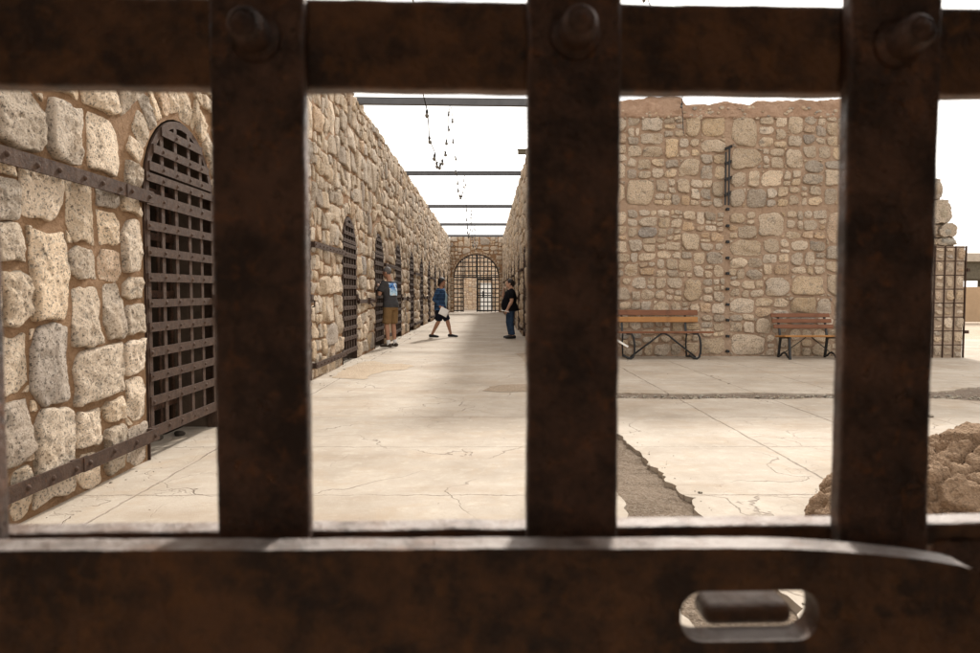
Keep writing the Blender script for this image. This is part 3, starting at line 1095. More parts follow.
for (a, b), (c, d) in zip(capo[2:], capo[3:]):
    nn = max(1, int(abs(a - c) / 0.05))
    for k in range(nn):
        f = k / nn
        x = a + (c - a) * f
        cc.append((x, b + (d - b) * f + 0.022 * noise.noise(Vector((x * 7, 0, 0))) + 0.012 * noise.noise(Vector((x * 21, 4, 0)))))
cc.append((0.0, prof[0][1]))
extruded(cp, cc, [], lambda a, b, d: (a, d, b), 0.0, 0.6, 0)
tops_ = [(p[0], p[1]) for p in cc[61:]]
tops_.sort()


def top_at(x):
    for (a, b), (c, d) in zip(tops_, tops_[1:]):
        if a <= x <= c and c > a:
            return b + (d - b) * (x - a) / (c - a)
    return tops_[-1][1]


nc, nr_ = 286, 12
for i in range(nc + 1):
    x = BW_LEN * i / nc
    t_, b_ = top_at(x) + 0.004, capb - 0.02 + 0.035 * noise.noise(Vector((x * 2.9, 2, 0))) + 0.015 * noise.noise(Vector((x * 11, 5, 0)))
    for j in range(nr_ + 1):
        z = b_ + (t_ - b_) * j / nr_
        q_ = Vector((x * 5, z * 7, 1.7))
        y = -0.030 - 0.030 * noise.fractal(q_, 0.9, 2.0, 5) - 0.012 * abs(noise.noise(q_ * 4))
        if j == nr_:
            y = 0.02
        if j == 0:
            y = 0.01
        cp.addv((x, min(y, 0.02), z))
o_ = len(cp.v) - (nc + 1) * (nr_ + 1)
for i in range(nc):
    for j in range(nr_):
        a = o_ + i * (nr_ + 1) + j
        cp.face([a, a + nr_ + 1, a + nr_ + 2, a + 1], 0, True)
for k in range(95):                          # chips of stone caught in the render
    u = rg.uniform(0.3, BW_LEN - 0.2)
    v = rg.uniform(capb - 0.02, capb + 0.2)
    r = rg.uniform(0.02, 0.05)
    poly = [(u + r * rg.uniform(0.7, 1.5) * math.cos(a), v + r * rg.uniform(0.6, 1) * math.sin(a)) for a in [PI * 2 * i / 6 for i in range(6)]]
    add_stone(cp, poly, rg, 9, LOD2[1], 0.03, 1, base=0.03)
cp.build('wall_cap', [M['adobe'], M['stone']], right, tint=True)
# hanging iron rack and the row of cut-off bar ends below it
rk = MB()
tops = bw(726, 150)
u_a, v_t = bw(723.5, 152)
u_b, _ = bw(727.2, 148)
v_b = bw(726, 206)[1]
rk.box((u_a, -0.14, (v_t - 0.03 + v_b) / 2), (0.028, 0.02, v_t - 0.03 - v_b))
rk.box((u_b + 0.01, -0.10, (v_t + 0.06 + v_b) / 2), (0.028, 0.02, v_t + 0.06 - v_b))
for yy in (149, 164, 180, 195):
    v = bw(726, yy)[1]
    rk.bar((u_a - 0.02, -0.17, v - 0.035), (u_b + 0.10, 0.02, v + 0.06), 0.03, 0.05)
rk.build('iron_rack', M['black_iron'], right)
for yy in (209.5, 226, 242, 258, 273.5, 289, 304.5, 320, 336, 351):
    u, v = bw(727, yy)
    s_ = MB()
    s_.box((u, -0.03, v), (0.055, 0.09, 0.05), 0, Matrix.Rotation(0.15, 3, 'Y'))
    s_.build('bar_stub', M['black_iron'], right, bevel=0.006)

# ------------------------------------------------------------------ ruined stepped end of the wall, iron grid on its foot
rx0, rx1 = bw(902, 300)[0] + RX, bw(967, 300)[0] + RX
ruin = thing('ruined_wall', (rx0, BW_Y - 0.4, 0), 'stepped ruined end of a stone wall with an iron grid over its lower face', 'ruin')
RY = BW_Y - 0.4


def rp(px, py):
    p = on_plane(px, py, (0, RY, 0), nY)
    return p.x - rx0, p.z


mb = MB()
gx1, gz = rp(967, 246)
mb.box((gx1 / 2, 0.41, gz / 2), (gx1 - 0.03, 0.74, gz), 0)
rg = random.Random(21)
gxs = [rp(x, 300)[0] for x in (913.5, 924, 935, 945, 955.5, 966)]
gzs = [gz * k / 8.0 for k in range(9)]
for a, b in zip(gxs, gxs[1:]):
    for c, d in zip(gzs, gzs[1:]):
        m_ = 0.035
        n_ = rg.choice((1, 1, 2))
        for q in range(n_):
            c0, d0 = c + (d - c) * q / n_, c + (d - c) * (q + 1) / n_
            poly = [(a + m_, c0 + m_), (b - m_, c0 + m_), (b - m_, d0 - m_), (a + m_, d0 - m_)]
            poly = [(p[0] + rg.uniform(-0.02, 0.02), p[1] + rg.uniform(-0.02, 0.02)) for p in poly]
            add_stone(mb, poly, rg, *LOD1, 0.05, 1, 0.2, 0.02, base=-0.045)
# stepped blocks
for (x0, y0, x1, y1) in ((880, 246, 961, 237), (880, 238, 960, 223), (880, 224, 955.5, 199), (880, 199, 947.5, 178), (875, 180, 935, 140), (870, 142, 925, 112)):
    (a, c), (b, d) = rp(x0, y0), rp(x1, y1)
    mb.box(((a + b) / 2 - 0.02, 0.42, (c + d) / 2), (b - a - 0.06, 0.6, d - c), 0)
    px_ = a
    k = 0
    w = (b - a)
    nst = max(2, int(round(w / 0.42)))
    for q in range(nst):
        x0_, x1_ = a + w * q / nst, a + w * (q + 1) / nst
        poly = [(x0_ + 0.015, c + 0.015), (x1_ - 0.015, c + 0.015), (x1_ - 0.015 - rg.uniform(0, 0.04), d - 0.005), (x0_ + 0.015 + rg.uniform(0, 0.04), d - 0.005)]
        add_stone(mb, poly, rg, *LOD0, 0.10, 1, 0.22, 0.03, base=-0.10)
    # end stone facing +x (a rounded block so the step reads from the side as well)
    mb.col = rg.choice(PBAG)
    i0 = len(mb.v)
    mb.ellipsoid((b - 0.17, 0.42, (c + d) / 2), (0.185, 0.40, (d - c) / 2 + 0.015), 20, 14, 1)
    for i in range(i0, len(mb.v)):           # squarish boulder
        p = Vector(mb.v[i])
        o = Vector((b - 0.17, 0.42, (c + d) / 2))
        q = p - o
        hh = max((d - c) / 2, 0.01)
        nq = Vector((q.x / 0.185, q.y / 0.40, q.z / (hh + 0.015)))
        k_ = max(abs(nq.x), abs(nq.y), abs(nq.z))
        q = q * (0.55 + 0.45 * min(1.35, 1 / max(k_, 0.2)))
        q += q.normalized() * 0.03 * noise.noise(p * 8)
        mb.v[i] = tuple(o + q)
    mb.col = (1, 1, 1)
mb.build('wall', [M['mortar_ruin'], M['stone']], ruin, tint=True)
gr = MB()
for x in gxs:
    gr.box((x, 0.03, gz / 2), (0.02, 0.02, gz))
for z in gzs[1:]:
    gr.box(((gxs[0] + gxs[-1]) / 2, 0.045, z - 0.02), (gxs[-1] - gxs[0], 0.012, 0.018))
for k in range(4):                           # side of the grid, returning round the corner
    gr.box((gxs[-1] + 0.015, 0.06 + 0.2 * k, gz / 2), (0.02, 0.035, gz))
gr.box((gxs[-1] + 0.04, 0.03, rp(966, 332)[1]), (0.08, 0.05, 0.06))
gr.box((gxs[-1] + 0.04, 0.03, rp(966, 270)[1]), (0.05, 0.05, 0.06))
gr.build('iron_grid', M['iron'], ruin)

# ------------------------------------------------------------------ arched end wall and its gate
endw = thing('arched_wall', (LX, END_Y, 0), 'stone wall closing the far end of the corridor, pierced by a wide barred archway', 'wall')
E_C = (RX - LX) / 2
E_ARCH = [(E_C, 1.5, 2.32)]
mb = MB()
wall_body(mb, 0.02, RX - LX - 0.02, 4.95, E_ARCH, 0.6)
rg = random.Random(31)
for poly in squared_rubble(pier_rects(0.0, RX - LX, 4.98, E_ARCH), E_ARCH, 0.15, 0.014, rg, ring=0.16, chop=0.8):
    add_stone(mb, poly, rg, *LOD2, 0.05, 1, 0.2, 0.012)
mb.build('wall', [M['mortar'], M['stone']], endw, tint=True)


def end_x(px):
    return at_depth(px, 300, END_Y).x - LX


gt = MB()
ox0, ox1, oz = end_x(463.2), end_x(477.2), 2.3
c, hw, sp = E_ARCH[0]
nv = 12
xs = [c - hw + 2 * hw * k / nv for k in range(nv + 1)]
xs = [x for x in xs] + [ox0, ox1]
for x in xs:
    tp = sp + math.sqrt(max(hw * hw - (x - c) ** 2, 0))
    b = oz if ox0 + 0.02 < x < ox1 - 0.02 else 0.02
    w = 0.08 if x in (ox0, ox1) else 0.064
    if tp - b > 0.05:
        gt.box((x, 0.02, (b + tp) / 2), (w, 0.03, tp - b))
for h in [0.1 + 0.29 * k for k in range(13)] + [oz]:
    half = hw if h < sp else math.sqrt(max(hw * hw - (h - sp) ** 2, 0))
    th = 0.08 if h == oz else 0.066
    if h < oz - 0.05:
        gt.box(((c - half + ox0) / 2, 0.0, h), (ox0 - c + half, 0.012, th))
        gt.box(((c + half + ox1) / 2, 0.0, h), (c + half - ox1, 0.012, th))
    elif half > 0.1:
        gt.box((c, 0.0, h), (half * 2, 0.012, th))
n = 28
q = []
for k in range(n + 1):
    a = PI * k / n
    q.append([gt.addv((c + r * math.cos(a), y, sp + r * math.sin(a))) for r, y in ((hw, -0.03), (hw - 0.07, -0.03), (hw - 0.07, 0.04), (hw, 0.04))])
for a, b in zip(q, q[1:]):
    for i in range(4):
        gt.face([a[i], b[i], b[(i + 1) % 4], a[(i + 1) % 4]])
gate_p = gt.build('arch_grille', M['black_iron'], endw)
lf = MB()
lx0, lx1 = ox1 + 0.05, end_x(492)
lf.box((lx0, -0.03, 1.15), (0.06, 0.03, 2.2))
lf.box((lx1, -0.03, 1.15), (0.06, 0.03, 2.2))
for h in (0.08, 1.1, 2.2):
    lf.box(((lx0 + lx1) / 2, -0.034, h), (lx1 - lx0, 0.02, 0.07))
lf.box(((lx0 + lx1) / 2 - 0.1, -0.06, 1.2), (0.13, 0.05, 0.38))
lf.build('gate_leaf', M['black_iron'], gate_p)

# back wall seen through the archway, with its pale door
RW_Y = 53.0
rear = thing('courtyard_wall', (-6, RW_Y, 0), 'pale rubble stone wall standing beyond the archway with a white door', 'wall')
mb = MB()
wall_body(mb, 0.0, 12.0, 4.3, [], 0.5)
rg = random.Random(37)
for poly in squared_rubble([(3.0, 0.0, 9.0, 4.3)], [], 0.09, 0.011, rg, chop=0.8):
    add_stone(mb, poly, rg, *LOD2, 0.03, 1, 0.2, 0.012, dull=1.15)
mb.build('wall', [M['mortar_pale'], M['stone']], rear, tint=True)
d = MB()
x0, x1 = at_depth(480.5, 300, RW_Y).x + 6, at_depth(492.5, 300, RW_Y).x + 6
d.box(((x0 + x1) / 2, -0.12, 1.0), (x1 - x0, 0.07, 2.05))
d.box(((x0 + x1) / 2, -0.165, 1.5), ((x1 - x0) * 0.75, 0.02, 0.8))
d.box(((x0 + x1) / 2, -0.165, 0.5), ((x1 - x0) * 0.75, 0.02, 0.7))
d.build('door', M['white_paint'], rear, bevel=0.01)

# ------------------------------------------------------------------ far things at the right edge
pav = thing('shade_pavilion', (31, 42, 0), 'low pavilion with a pale flat roof and dark shade block beneath, beyond the ruined wall', 'pavilion')


def pvp(px, py, Y=42.0):
    p = on_plane(px, py, (0, Y, 0), nY)
    return p.x - 31, p.z


mb = MB()
z0, z1 = pvp(975, 262)[1], pvp(975, 253.5)[1]
mb.box((3, 3, (z0 + z1) / 2), (12, 7, z1 - z0))
mb.build('roof', M['pale_roof'], pav, bevel=0.03)
mb = MB()
z2 = pvp(975, 279)[1]
mb.box((3, 3, (z0 + z2) / 2 - 0.002), (11.4, 6.4, z0 - z2))  # shade under the roof, built as a dark solid
mb.build('eave_shade', M['dark_beam'], pav)
for x in (-2.3, 3, 8.3):
    for y in (0.3, 5.7):
        mb = MB()
        mb.box((x, y, z2 / 2), (0.35, 0.35, z2 - 0.004))
        mb.build('post', M['dark_beam'], pav)
mb = MB()
p0 = on_plane(960, 287, (0, 30, 0), nY)
mb.box((0, 0, p0.z / 2), (14, 0.3, p0.z))
tag(mb.build('garden_wall', M['tan_wall'], loc=(p0.x + 5.0, 30, 0), bevel=0.02), 'low plain tan stucco wall behind the ruined wall at the right edge', 'wall')

# ------------------------------------------------------------------ steel beams and string lights
beam_names = ['nearest to the gate, out past the end of the right block', 'nearest of the visible five, level with the right block corner', 'second of the visible five, one span behind the nearest',
              'third of the visible five, middle one of the row', 'fourth of the visible five, thin in the distance', 'farthest one, just in front of the end wall']
beam_y = [13.35, 21.1, 29.0, 36.5, 43.6]
B_BOT = WALL_H - 0.09
for i, y in enumerate(beam_y):
    mb = MB()
    x0, x1 = LX - 0.35, RX + 0.35
    h = 0.13
    zc = B_BOT + h / 2
    mb.box(((x0 + x1) / 2, 0, 0.007), (x1 - x0, 0.10, 0.014))
    mb.box(((x0 + x1) / 2, 0, h - 0.007), (x1 - x0, 0.10, 0.014))
    mb.box(((x0 + x1) / 2, -0.042, h / 2), (x1 - x0, 0.010, h - 0.028))
    mb.box(((x0 + x1) / 2, 0.042, h / 2), (x1 - x0, 0.010, h - 0.028))
    o = mb.build('steel_beam', M['steel'], loc=(0, y, B_BOT))
    o.rotation_euler = (0, R(0.55) if i == 0 else 0, 0)
    tag(o, 'grey steel beam across the corridor, ' + beam_names[i + 1], 'beam', 'steel beams across the corridor')
# beam over the yard that carries the near end of the lights, on a post
y0b = 5.6
bm0 = thing('steel_beam', (0, y0b, 0), 'grey steel beam on a post close to the gate, carrying the first string of lights', 'beam', 'steel beams across the corridor')
mb = MB()
mb.box((-0.98, 0, B_BOT + 0.075), (3.7, 0.10, 0.15))
mb.build('crossbeam', M['steel'], bm0, bevel=0.006)
mb = MB()
mb.box((0.72, 0, B_BOT / 2), (0.09, 0.09, B_BOT - 0.004))
mb.build('post', M['steel'], bm0, bevel=0.006)

bulb_me = None


def string_light(pts, label, step, skip=0.3):
    """cord along pts with hanging bulbs"""
    global bulb_me
    root = thing('string_light', pts[0], label, 'string lights', 'strings of bulbs hung between the beams')
    p0 = Vector(pts[0])
    mb = MB()
    mb.tube([Vector(p) - p0 for p in pts], 0.007, 5, cap=False)
    mb.build('cord', M['rubber'], root)
    acc, nxt = 0.0, skip
    first = None
    for a, b in zip(pts, pts[1:]):
        a, b = Vector(a), Vector(b)
        L = (b - a).length
        while acc + L > nxt:
            p = a + (b - a) * ((nxt - acc) / L) - p0
            if bulb_me is None:
                sk, bl = MB(), MB()
                sk.tube([(0, 0, 0), (0, 0, -0.03), (0, 0, -0.075)], [0.010, 0.024, 0.024], 8)
                bl.tube([(0, 0, -0.07), (0, 0, -0.09), (0, 0, -0.115), (0, 0, -0.14), (0, 0, -0.155)], [0.016, 0.030, 0.036, 0.028, 0.012], 10)
                so, bo = sk.build('socket', M['rubber']), bl.build('bulb', M['bulb'])
                bulb_me = (bo.data, so.data)
                bpy.data.objects.remove(so)
                bpy.data.objects.remove(bo)
            bo = bpy.data.objects.new('bulb', bulb_me[0])
            so = bpy.data.objects.new('socket', bulb_me[1])
            COL.objects.link(bo)
            COL.objects.link(so)
            bo.parent = root
            bo.location = p
            bo.scale = (0.68, 0.68, 0.68)
            bo.rotation_euler = (random.uniform(-0.2, 0.2), random.uniform(-0.2, 0.2), 0)
            so.parent = bo
            nxt += step
        acc += L
    return root


def sag(y0, y1, x0, x1, z, s, n=26, z1=None):
    z1 = z if z1 is None else z1
    out = []
    for k in range(n + 1):
        f = k / n
        out.append((x0 + (x1 - x0) * f + 0.015 * math.sin(k * 1.7), y0 + (y1 - y0) * f, z + (z1 - z) * f - s * (1 - (2 * f - 1) ** 2)))
    return out


ZB = B_BOT - 0.005
sp_l = ['hanging lowest and nearest to the gate', 'in the second sag behind the nearest visible beam', 'in the third sag down the corridor', 'in the far sag before the last beams', 'in the last small sag by the end wall']
ys = [y0b] + beam_y
sg = [1.72, 1.08, 1.45, 1.3, 0.9]
for i in range(5):
    string_light(sag(ys[i] + 0.055, ys[i + 1] - 0.055, -0.69 + 0.01 * i, -0.70 + 0.02 * i, ZB, sg[i]), 'string of dark bulbs ' + sp_l[i], 0.62)
# loose end over the bench wall
pe = at_depth(682, 90, BW_Y - 0.1)
pf = at_depth(683.5, 134, BW_Y - 0.12)
lead = sag(y0b + 0.06, BW_Y - 0.12, 0.72, pe.x, ZB + 0.15, 0.02, 14, pe.z + 0.14)
string_light(lead + [(pe.x + 0.004, BW_Y - 0.125, pe.z + 0.05), (pe.x, BW_Y - 0.12, pe.z - 0.3), (pf.x, BW_Y - 0.12, pf.z)], 'loose end of a bulb string dangling over the top of the bench wall', 0.62, 0.5)
# rusty stub of a beam on top of the right corridor wall
p = at_depth(523.5, 141, 19.0)
mb = MB()
mb.box((0, 0, 0), (0.9, 0.12, 0.12))
mb.box((0, 0, 0.063), (0.94, 0.16, 0.012))
tag(mb.build('timber_stub', M['dark_beam'], loc=(RX + 0.22, 18.6, WALL_H + 0.105), bevel=0.008), 'short brown timber stub sticking out over the top of the right corridor wall', 'beam')

# ------------------------------------------------------------------ foreground gate
GY, GYAW = 0.45, R(1.7)
gate = thing('iron_gate', (0, GY, 0), 'dark rusted flat-bar gate close to the camera, bolted bars and a slotted locking strap', 'gate', rotz=GYAW)
GI = (Matrix.Translation((0, GY, 0)) @ Matrix.Rotation(GYAW, 4, 'Z')).inverted()
gn = Matrix.Rotation(GYAW, 3, 'Z') @ Vector((0, 1, 0))


def gp(px, py, yl):
    """pixel -> local gate point on the plane local y = yl"""
    o = Matrix.Rotation(GYAW, 3, 'Z') @ Vector((0, yl, 0)) + Vector((0, GY, 0))
    return GI @ on_plane(px, py, o, gn)


BT = 0.013
bars_x = []
for (l, r) in ((213, 306.5), (527.5, 619.5), (844.5, 935)):
    a, b = gp(l, 300, 0), gp(r, 300, 0)
    bars_x.append(((a.x + b.x) / 2, b.x - a.x))
step_x = bars_x[1][0] - bars_x[0][0]
e0 = gp(3.5, 300, BT).x
allb = [(bars_x[0][0] - 2 * step_x, 0.06), (e0 - 0.03, 0.06)] + bars_x + [(bars_x[2][0] + step_x, 0.06)]
rng = random.Random(77)


def worn_bar(mb, x, w, z0, z1, y0, y1, amp=0.00035, n=60):
    """flat bar along z with slightly wavering worn edges"""
    rows = []
    for k in range(n + 1):
        z = z0 + (z1 - z0) * k / n
        jl = amp * noise.noise(Vector((x * 40, z * 45, 1))) * 2 + amp * noise.noise(Vector((x * 40, z * 150, 5)))
        jr = amp * noise.noise(Vector((x * 40, z * 45, 9))) * 2 + amp * noise.noise(Vector((x * 40, z * 150, 12)))
        jf = amp * noise.noise(Vector((x * 40, z * 30, 15))) * 2
        rows.append([mb.addv(p) for p in ((x - w / 2 + jl, y0 + jf, z), (x + w / 2 + jr, y0 + jf, z), (x + w / 2 + jr, y1, z), (x - w / 2 + jl, y1, z))])
    for a, b in zip(rows, rows[1:]):
        for i in range(4):
            mb.face([a[i], a[(i + 1) % 4], b[(i + 1) % 4], b[i]], 0, False)
    mb.face(rows[0][::-1])
    mb.face(rows[-1])


zt_bolt = [gp(246, 22, -0.02).z, gp(573, 20, -0.02).z, gp(905, 29, -0.02).z]
for i, (x, w) in enumerate(allb):
    mb = MB()
    worn_bar(mb, x, w, 0.03, 2.35, 0.0, BT, n=240)
    bo = mb.build('bar', M['gate_iron'], gate, bevel=0.0022)
    zb = zt_bolt[min(max(i - 2, 0), 2)] - 0.002
    for z in (zb, 0.35, 2.2):
        b = MB()
        b.tube([(x, 0.0, z), (x, -0.006, z), (x, -0.016, z), (x, -0.0225, z), (x, -0.026, z)], [0.0125, 0.0115, 0.0115, 0.0108, 0.008], 18, cap=False)
        b.ellipsoid((x, -0.0225, z), (0.0092, 0.0055, 0.0092), 16, 10)
        b.tube([(x, 0.001, z), (x, -0.0035, z)], [0.0165, 0.0155], 18)
        b.build('bolt', M['gate_iron'], bo)


def rail(name, z0, z1, y0, y1, x0=-0.62, x1=0.62, amp=0.0004):
    mb = MB()
    n = 160
    rows = []
    for k in range(n + 1):
        x = x0 + (x1 - x0) * k / n
        jt = amp * (noise.noise(Vector((x * 30, z0 * 9, 1))) * 2 + noise.noise(Vector((x * 110, z0 * 9, 4))))
        jb = amp * (noise.noise(Vector((x * 30, z0 * 9, 8))) * 2 + noise.noise(Vector((x * 110, z0 * 9, 14))))
        rows.append([mb.addv(p) for p in ((x, y0, z0 + jb), (x, y1, z0 + jb), (x, y1, z1 + jt), (x, y0, z1 + jt))])
    for a, b in zip(rows, rows[1:]):
        for i in range(4):
            mb.face([a[i], a[(i + 1) % 4], b[(i + 1) % 4], b[i]][::-1])
    mb.face(rows[0])
    mb.face(rows[-1][::-1])
    return mb.build(name, M['worn_lit_iron'], gate, bevel=0.0025)


y_r = BT + 0.0005
rail('rail', gp(490, 90.0, y_r).z, gp(640, 2.5, y_r).z, y_r, y_r + 0.016)
zs1 = gp(400, 529, y_r).z
y_back = y_r
for k in range(60):                           # depth of the sill from its far edge at y = 517.5
    y_back += 0.001
    if gp(490, 518.0, y_back).z <= zs1:
        break
rail('rail', zs1 - 0.016, zs1, y_r, y_back, amp=0.0004)
rail('rail', 0.10, 0.16, y_r, y_r + 0.016)
rail('rail', 2.18, 2.24, y_r, y_r + 0.016)

# locking strap with its slot
SF, ST = -0.052, 0.019                        # front face, thickness
oz = lambda px, py: (gp(px, py, SF).x, gp(px, py, SF).z)
top_px = [(-260, 552), (-60, 551), (120, 550.5), (330, 549.5), (560, 548.5), (640, 548.3), (779, 548.3), (820, 550), (848, 552), (875, 554.3), (900, 557), (925, 559.8), (945, 562.5), (962, 565.5), (972, 569), (979, 575), (983, 583), (985, 600), (985, 700)]
outl = [oz(*p) for p in top_px]
zb = oz(500, 735)[1]
outl[-1] = (outl[-1][0], zb)
outl = outl + [(outl[0][0], zb)]
dense = []
for a, b in zip(outl, outl[1:] + outl[:1]):
    n = max(1, int(math.dist(a, b) / 0.006))
    for k in range(n):
        f = k / n
        x, z = a[0] + (b[0] - a[0]) * f, a[1] + (b[1] - a[1]) * f
        dense.append((x + 0.0005 * noise.noise(Vector((x * 60, z * 60, 0))), z + 0.0007 * noise.noise(Vector((x * 45, z * 45, 7)))))
a, b = oz(681, 592), oz(819, 640)
x0, x1, z0, z1 = a[0], b[0], b[1], a[1]
rr = (z1 - z0) * 0.44
slot = []
for cx, cz, s0 in ((x1 - rr, z1 - rr, 0), (x0 + rr, z1 - rr, 90), (x0 + rr, z0 + rr, 180), (x1 - rr, z0 + rr, 270)):
    for k in range(9):
        an = R(s0 + 90 * k / 8)
        slot.append((cx + rr * math.cos(an), cz + rr * math.sin(an)))
sb = MB()
extruded(sb, dense[::-1], [slot], lambda p, q, d: (p, d, q), SF, SF + ST)
strap = sb.build('locking_strap', M['worn_lit_iron'], gate, bevel=0.003, segs=3)
stp = MB()
SB = SF + ST
q0, q1 = gp(705, 628, SB + 0.002), gp(794, 604, SB + 0.002)
stp.box(((q0.x + q1.x) / 2, SB + 0.0145, (q0.z + q1.z) / 2), (q1.x - q0.x, 0.025, q1.z - q0.z))
stp.build('staple', M['worn_lit_iron'], gate, bevel=0.006, segs=4)
lp = MB()
q0, q1 = gp(931, 620, y_r), gp(1120, 532, y_r)
lp.box(((q0.x + q1.x) / 2, y_r + 0.006, (q0.z + q1.z) / 2), (q1.x - q0.x, 0.012, q1.z - q0.z))
lp.build('lock_plate', M['gate_iron'], gate, bevel=0.002)

# unseen gateway around the camera, added to shade the near gate faces
mb = MB()
for c, sz in (((-1.03, -0.9, 1.35), (0.7, 2.9, 2.85)), ((1.03, -0.9, 1.35), (0.7, 2.9, 2.85)), ((0, -0.9, 2.575), (1.352, 2.9, 0.4))):
    mb.box(c, sz)
tag(mb.build('gate_shade_wall', M['mortar']), kind='structure')

# ------------------------------------------------------------------ boulder


def remeshed(mb, name, mats, voxel, smooth=0, parent=None, loc=(0, 0, 0), rotz=0.0, fn=None):
    o = mb.build(name, mats, None)
    md = o.modifiers.new('r', 'REMESH')
    md.mode = 'VOXEL'
    md.voxel_size = voxel
    md.use_smooth_shade = True
    if smooth:
        sm = o.modifiers.new('s', 'SMOOTH')
        sm.factor = 0.5
        sm.iterations = smooth
    dg = bpy.context.evaluated_depsgraph_get()
    me = bpy.data.meshes.new_from_object(o.evaluated_get(dg))
    bpy.data.objects.remove(o)
    if len(me.materials) == 0:
        for m in (mats if isinstance(mats, (list, tuple)) else [mats]):
            me.materials.append(m)
    me.polygons.foreach_set('material_index', [0] * len(me.polygons))
    me.polygons.foreach_set('use_smooth', [True] * len(me.polygons))
    me.name = name
    if fn:
        fn(me)
    o = bpy.data.objects.new(name, me)
    COL.objects.link(o)
    o.location = loc
    o.rotation_euler = (0, 0, rotz)
    if parent is not None:
        o.parent = parent
    return o


mb = MB()
for c, r in (((2.75, 3.55, 0.06), (0.62, 0.50, 0.45)), ((2.28, 3.45, 0.05), (0.34, 0.42, 0.31)), ((2.05, 3.6, 0.02), (0.25, 0.3, 0.22)), ((1.86, 3.5, -0.02), (0.20, 0.28, 0.19)), ((3.2, 3.6, 0.05), (0.4, 0.5, 0.45))):
    mb.ellipsoid(c, r, 24, 16)


def rocky(me):
    nrm = [v.normal.copy() for v in me.vertices]
    for v, n in zip(me.vertices, nrm):
        p = v.co.copy()
        w_ = p + Vector((noise.noise(p * 4), noise.noise(p * 4 + Vector((9, 0, 0))), noise.noise(p * 4 + Vector((0, 9, 0))))) * 0.07
        d1, _ = noise.voronoi(w_ * 5.2)
        d2, _ = noise.voronoi(w_ * 12.5)
        d = 0.30 * min(0.17, d1[1] - d1[0]) - 0.04 + 0.09 * min(0.13, d2[1] - d2[0])
        d += 0.05 * noise.noise(p * 2.6) - 0.05 * max(0.0, noise.noise(p * 8 + Vector((4, 4, 4))) - 0.35)
        d += 0.022 * noise.fractal(p * 9.0, 0.9, 2.1, 5) + 0.014 * abs(noise.noise(p * 38))
        v.co = p + n * d
    me.update()


tag(remeshed(mb, 'boulder', M['rock'], 0.011, 2, fn=rocky), 'rough brown boulder rising from the pavement at the lower right beside the gate', 'boulder')

# ------------------------------------------------------------------ benches


def slat(name, c, size, m, parent, rot=None):
    mb = MB()
    mb.box((0, 0, 0), size, 0)
    o = mb.build(name, m, parent, loc=c, bevel=0.007)
    if rot:
        o.rotation_euler = rot
    return o


b1x0, b1x1 = at_depth(604, 331, 12.9).x, at_depth(709.5, 331, 12.9).x
bench1 = thing('park_bench', ((b1x0 + b1x1) / 2, 12.95, 0), 'longer wooden bench with two back slats and looped black legs joined by V braces', 'bench', 'wooden benches along the stone wall')
L1 = b1x1 - b1x0
for k in range(4):
    slat('seat_slat', (0, -0.26 + 0.115 * k, 0.50 - 0.006 * k), (L1, 0.10, 0.035), M['wood_red'] if k != 1 else M['wood_amber'], bench1)
LB = L1 - 0.22
slat('back_slat', (-0.02, 0.255, 0.715), (LB, 0.032, 0.105), M['wood_amber'], bench1, (R(-10), 0, 0))
slat('back_slat', (-0.02, 0.285, 0.845), (LB, 0.032, 0.105), M['wood_red'], bench1, (R(-10), 0, 0))
lxa = [at_depth(628, 340, 12.9).x - bench1.location.x, at_depth(693, 340, 12.9).x - bench1.location.x]
for i, x in enumerate(lxa):
    mb = MB()
    s_ = 1 if i else 1
    prof_l = [(-0.07, -0.28, 0.475), (0.02, -0.285, 0.472), (0.055, -0.287, 0.40), (0.075, -0.29, 0.26), (0.07, -0.29, 0.13), (0.045, -0.29, 0.045), (0.005, -0.29, 0.018), (-0.05, -0.28, 0.03), (-0.13, -0.26, 0.085)]
    mb.tube([(x + p[0], p[1], p[2]) for p in prof_l], 0.020, 8)
    mb.tube([(x + 0.0, -0.27, 0.022), (x - 0.02, 0.0, 0.03), (x - 0.04, 0.24, 0.022)], 0.018, 8)
    mb.tube([(x - 0.04, 0.22, 0.03), (x - 0.05, 0.24, 0.25), (x - 0.05, 0.20, 0.47)], 0.015, 8)
    mb.tube([(x - 0.02, -0.29, 0.47), (x - 0.02, 0.21, 0.47)], 0.015, 6)
    mb.build('leg', M['black_iron'], bench1)
    mb = MB()
    mb.bar((x - 0.06, 0.215, 0.46), (x - 0.06, 0.318, 0.885), 0.04, 0.014, 0, (0, 1, 0))
    mb.build('back_post', M['black_iron'], bench1)
xm = (lxa[0] + lxa[1]) / 2
mb = MB()
for y in (-0.28,):
    mb.tube([(lxa[0] + 0.0, y, 0.05), (xm - 0.09, y, 0.44), (xm - 0.03, y, 0.472), (xm + 0.03, y, 0.472), (xm + 0.09, y, 0.44), (lxa[1] - 0.02, y, 0.05)], 0.017, 7)
mb.tube([(xm, -0.28, 0.47), (xm, 0.2, 0.47)], 0.012, 6)
mb.build('brace', M['black_iron'], bench1)
mb = MB()
pa, pb = at_depth(616, 339.5, 12.70), at_depth(628, 346.8, 12.66)
mb.bar((pa.x - bench1.location.x, -0.26, pa.z), (pb.x - bench1.location.x, -0.30, pb.z), 0.02, 0.035)
mb.build('white_brace', M['white_paint'], bench1)

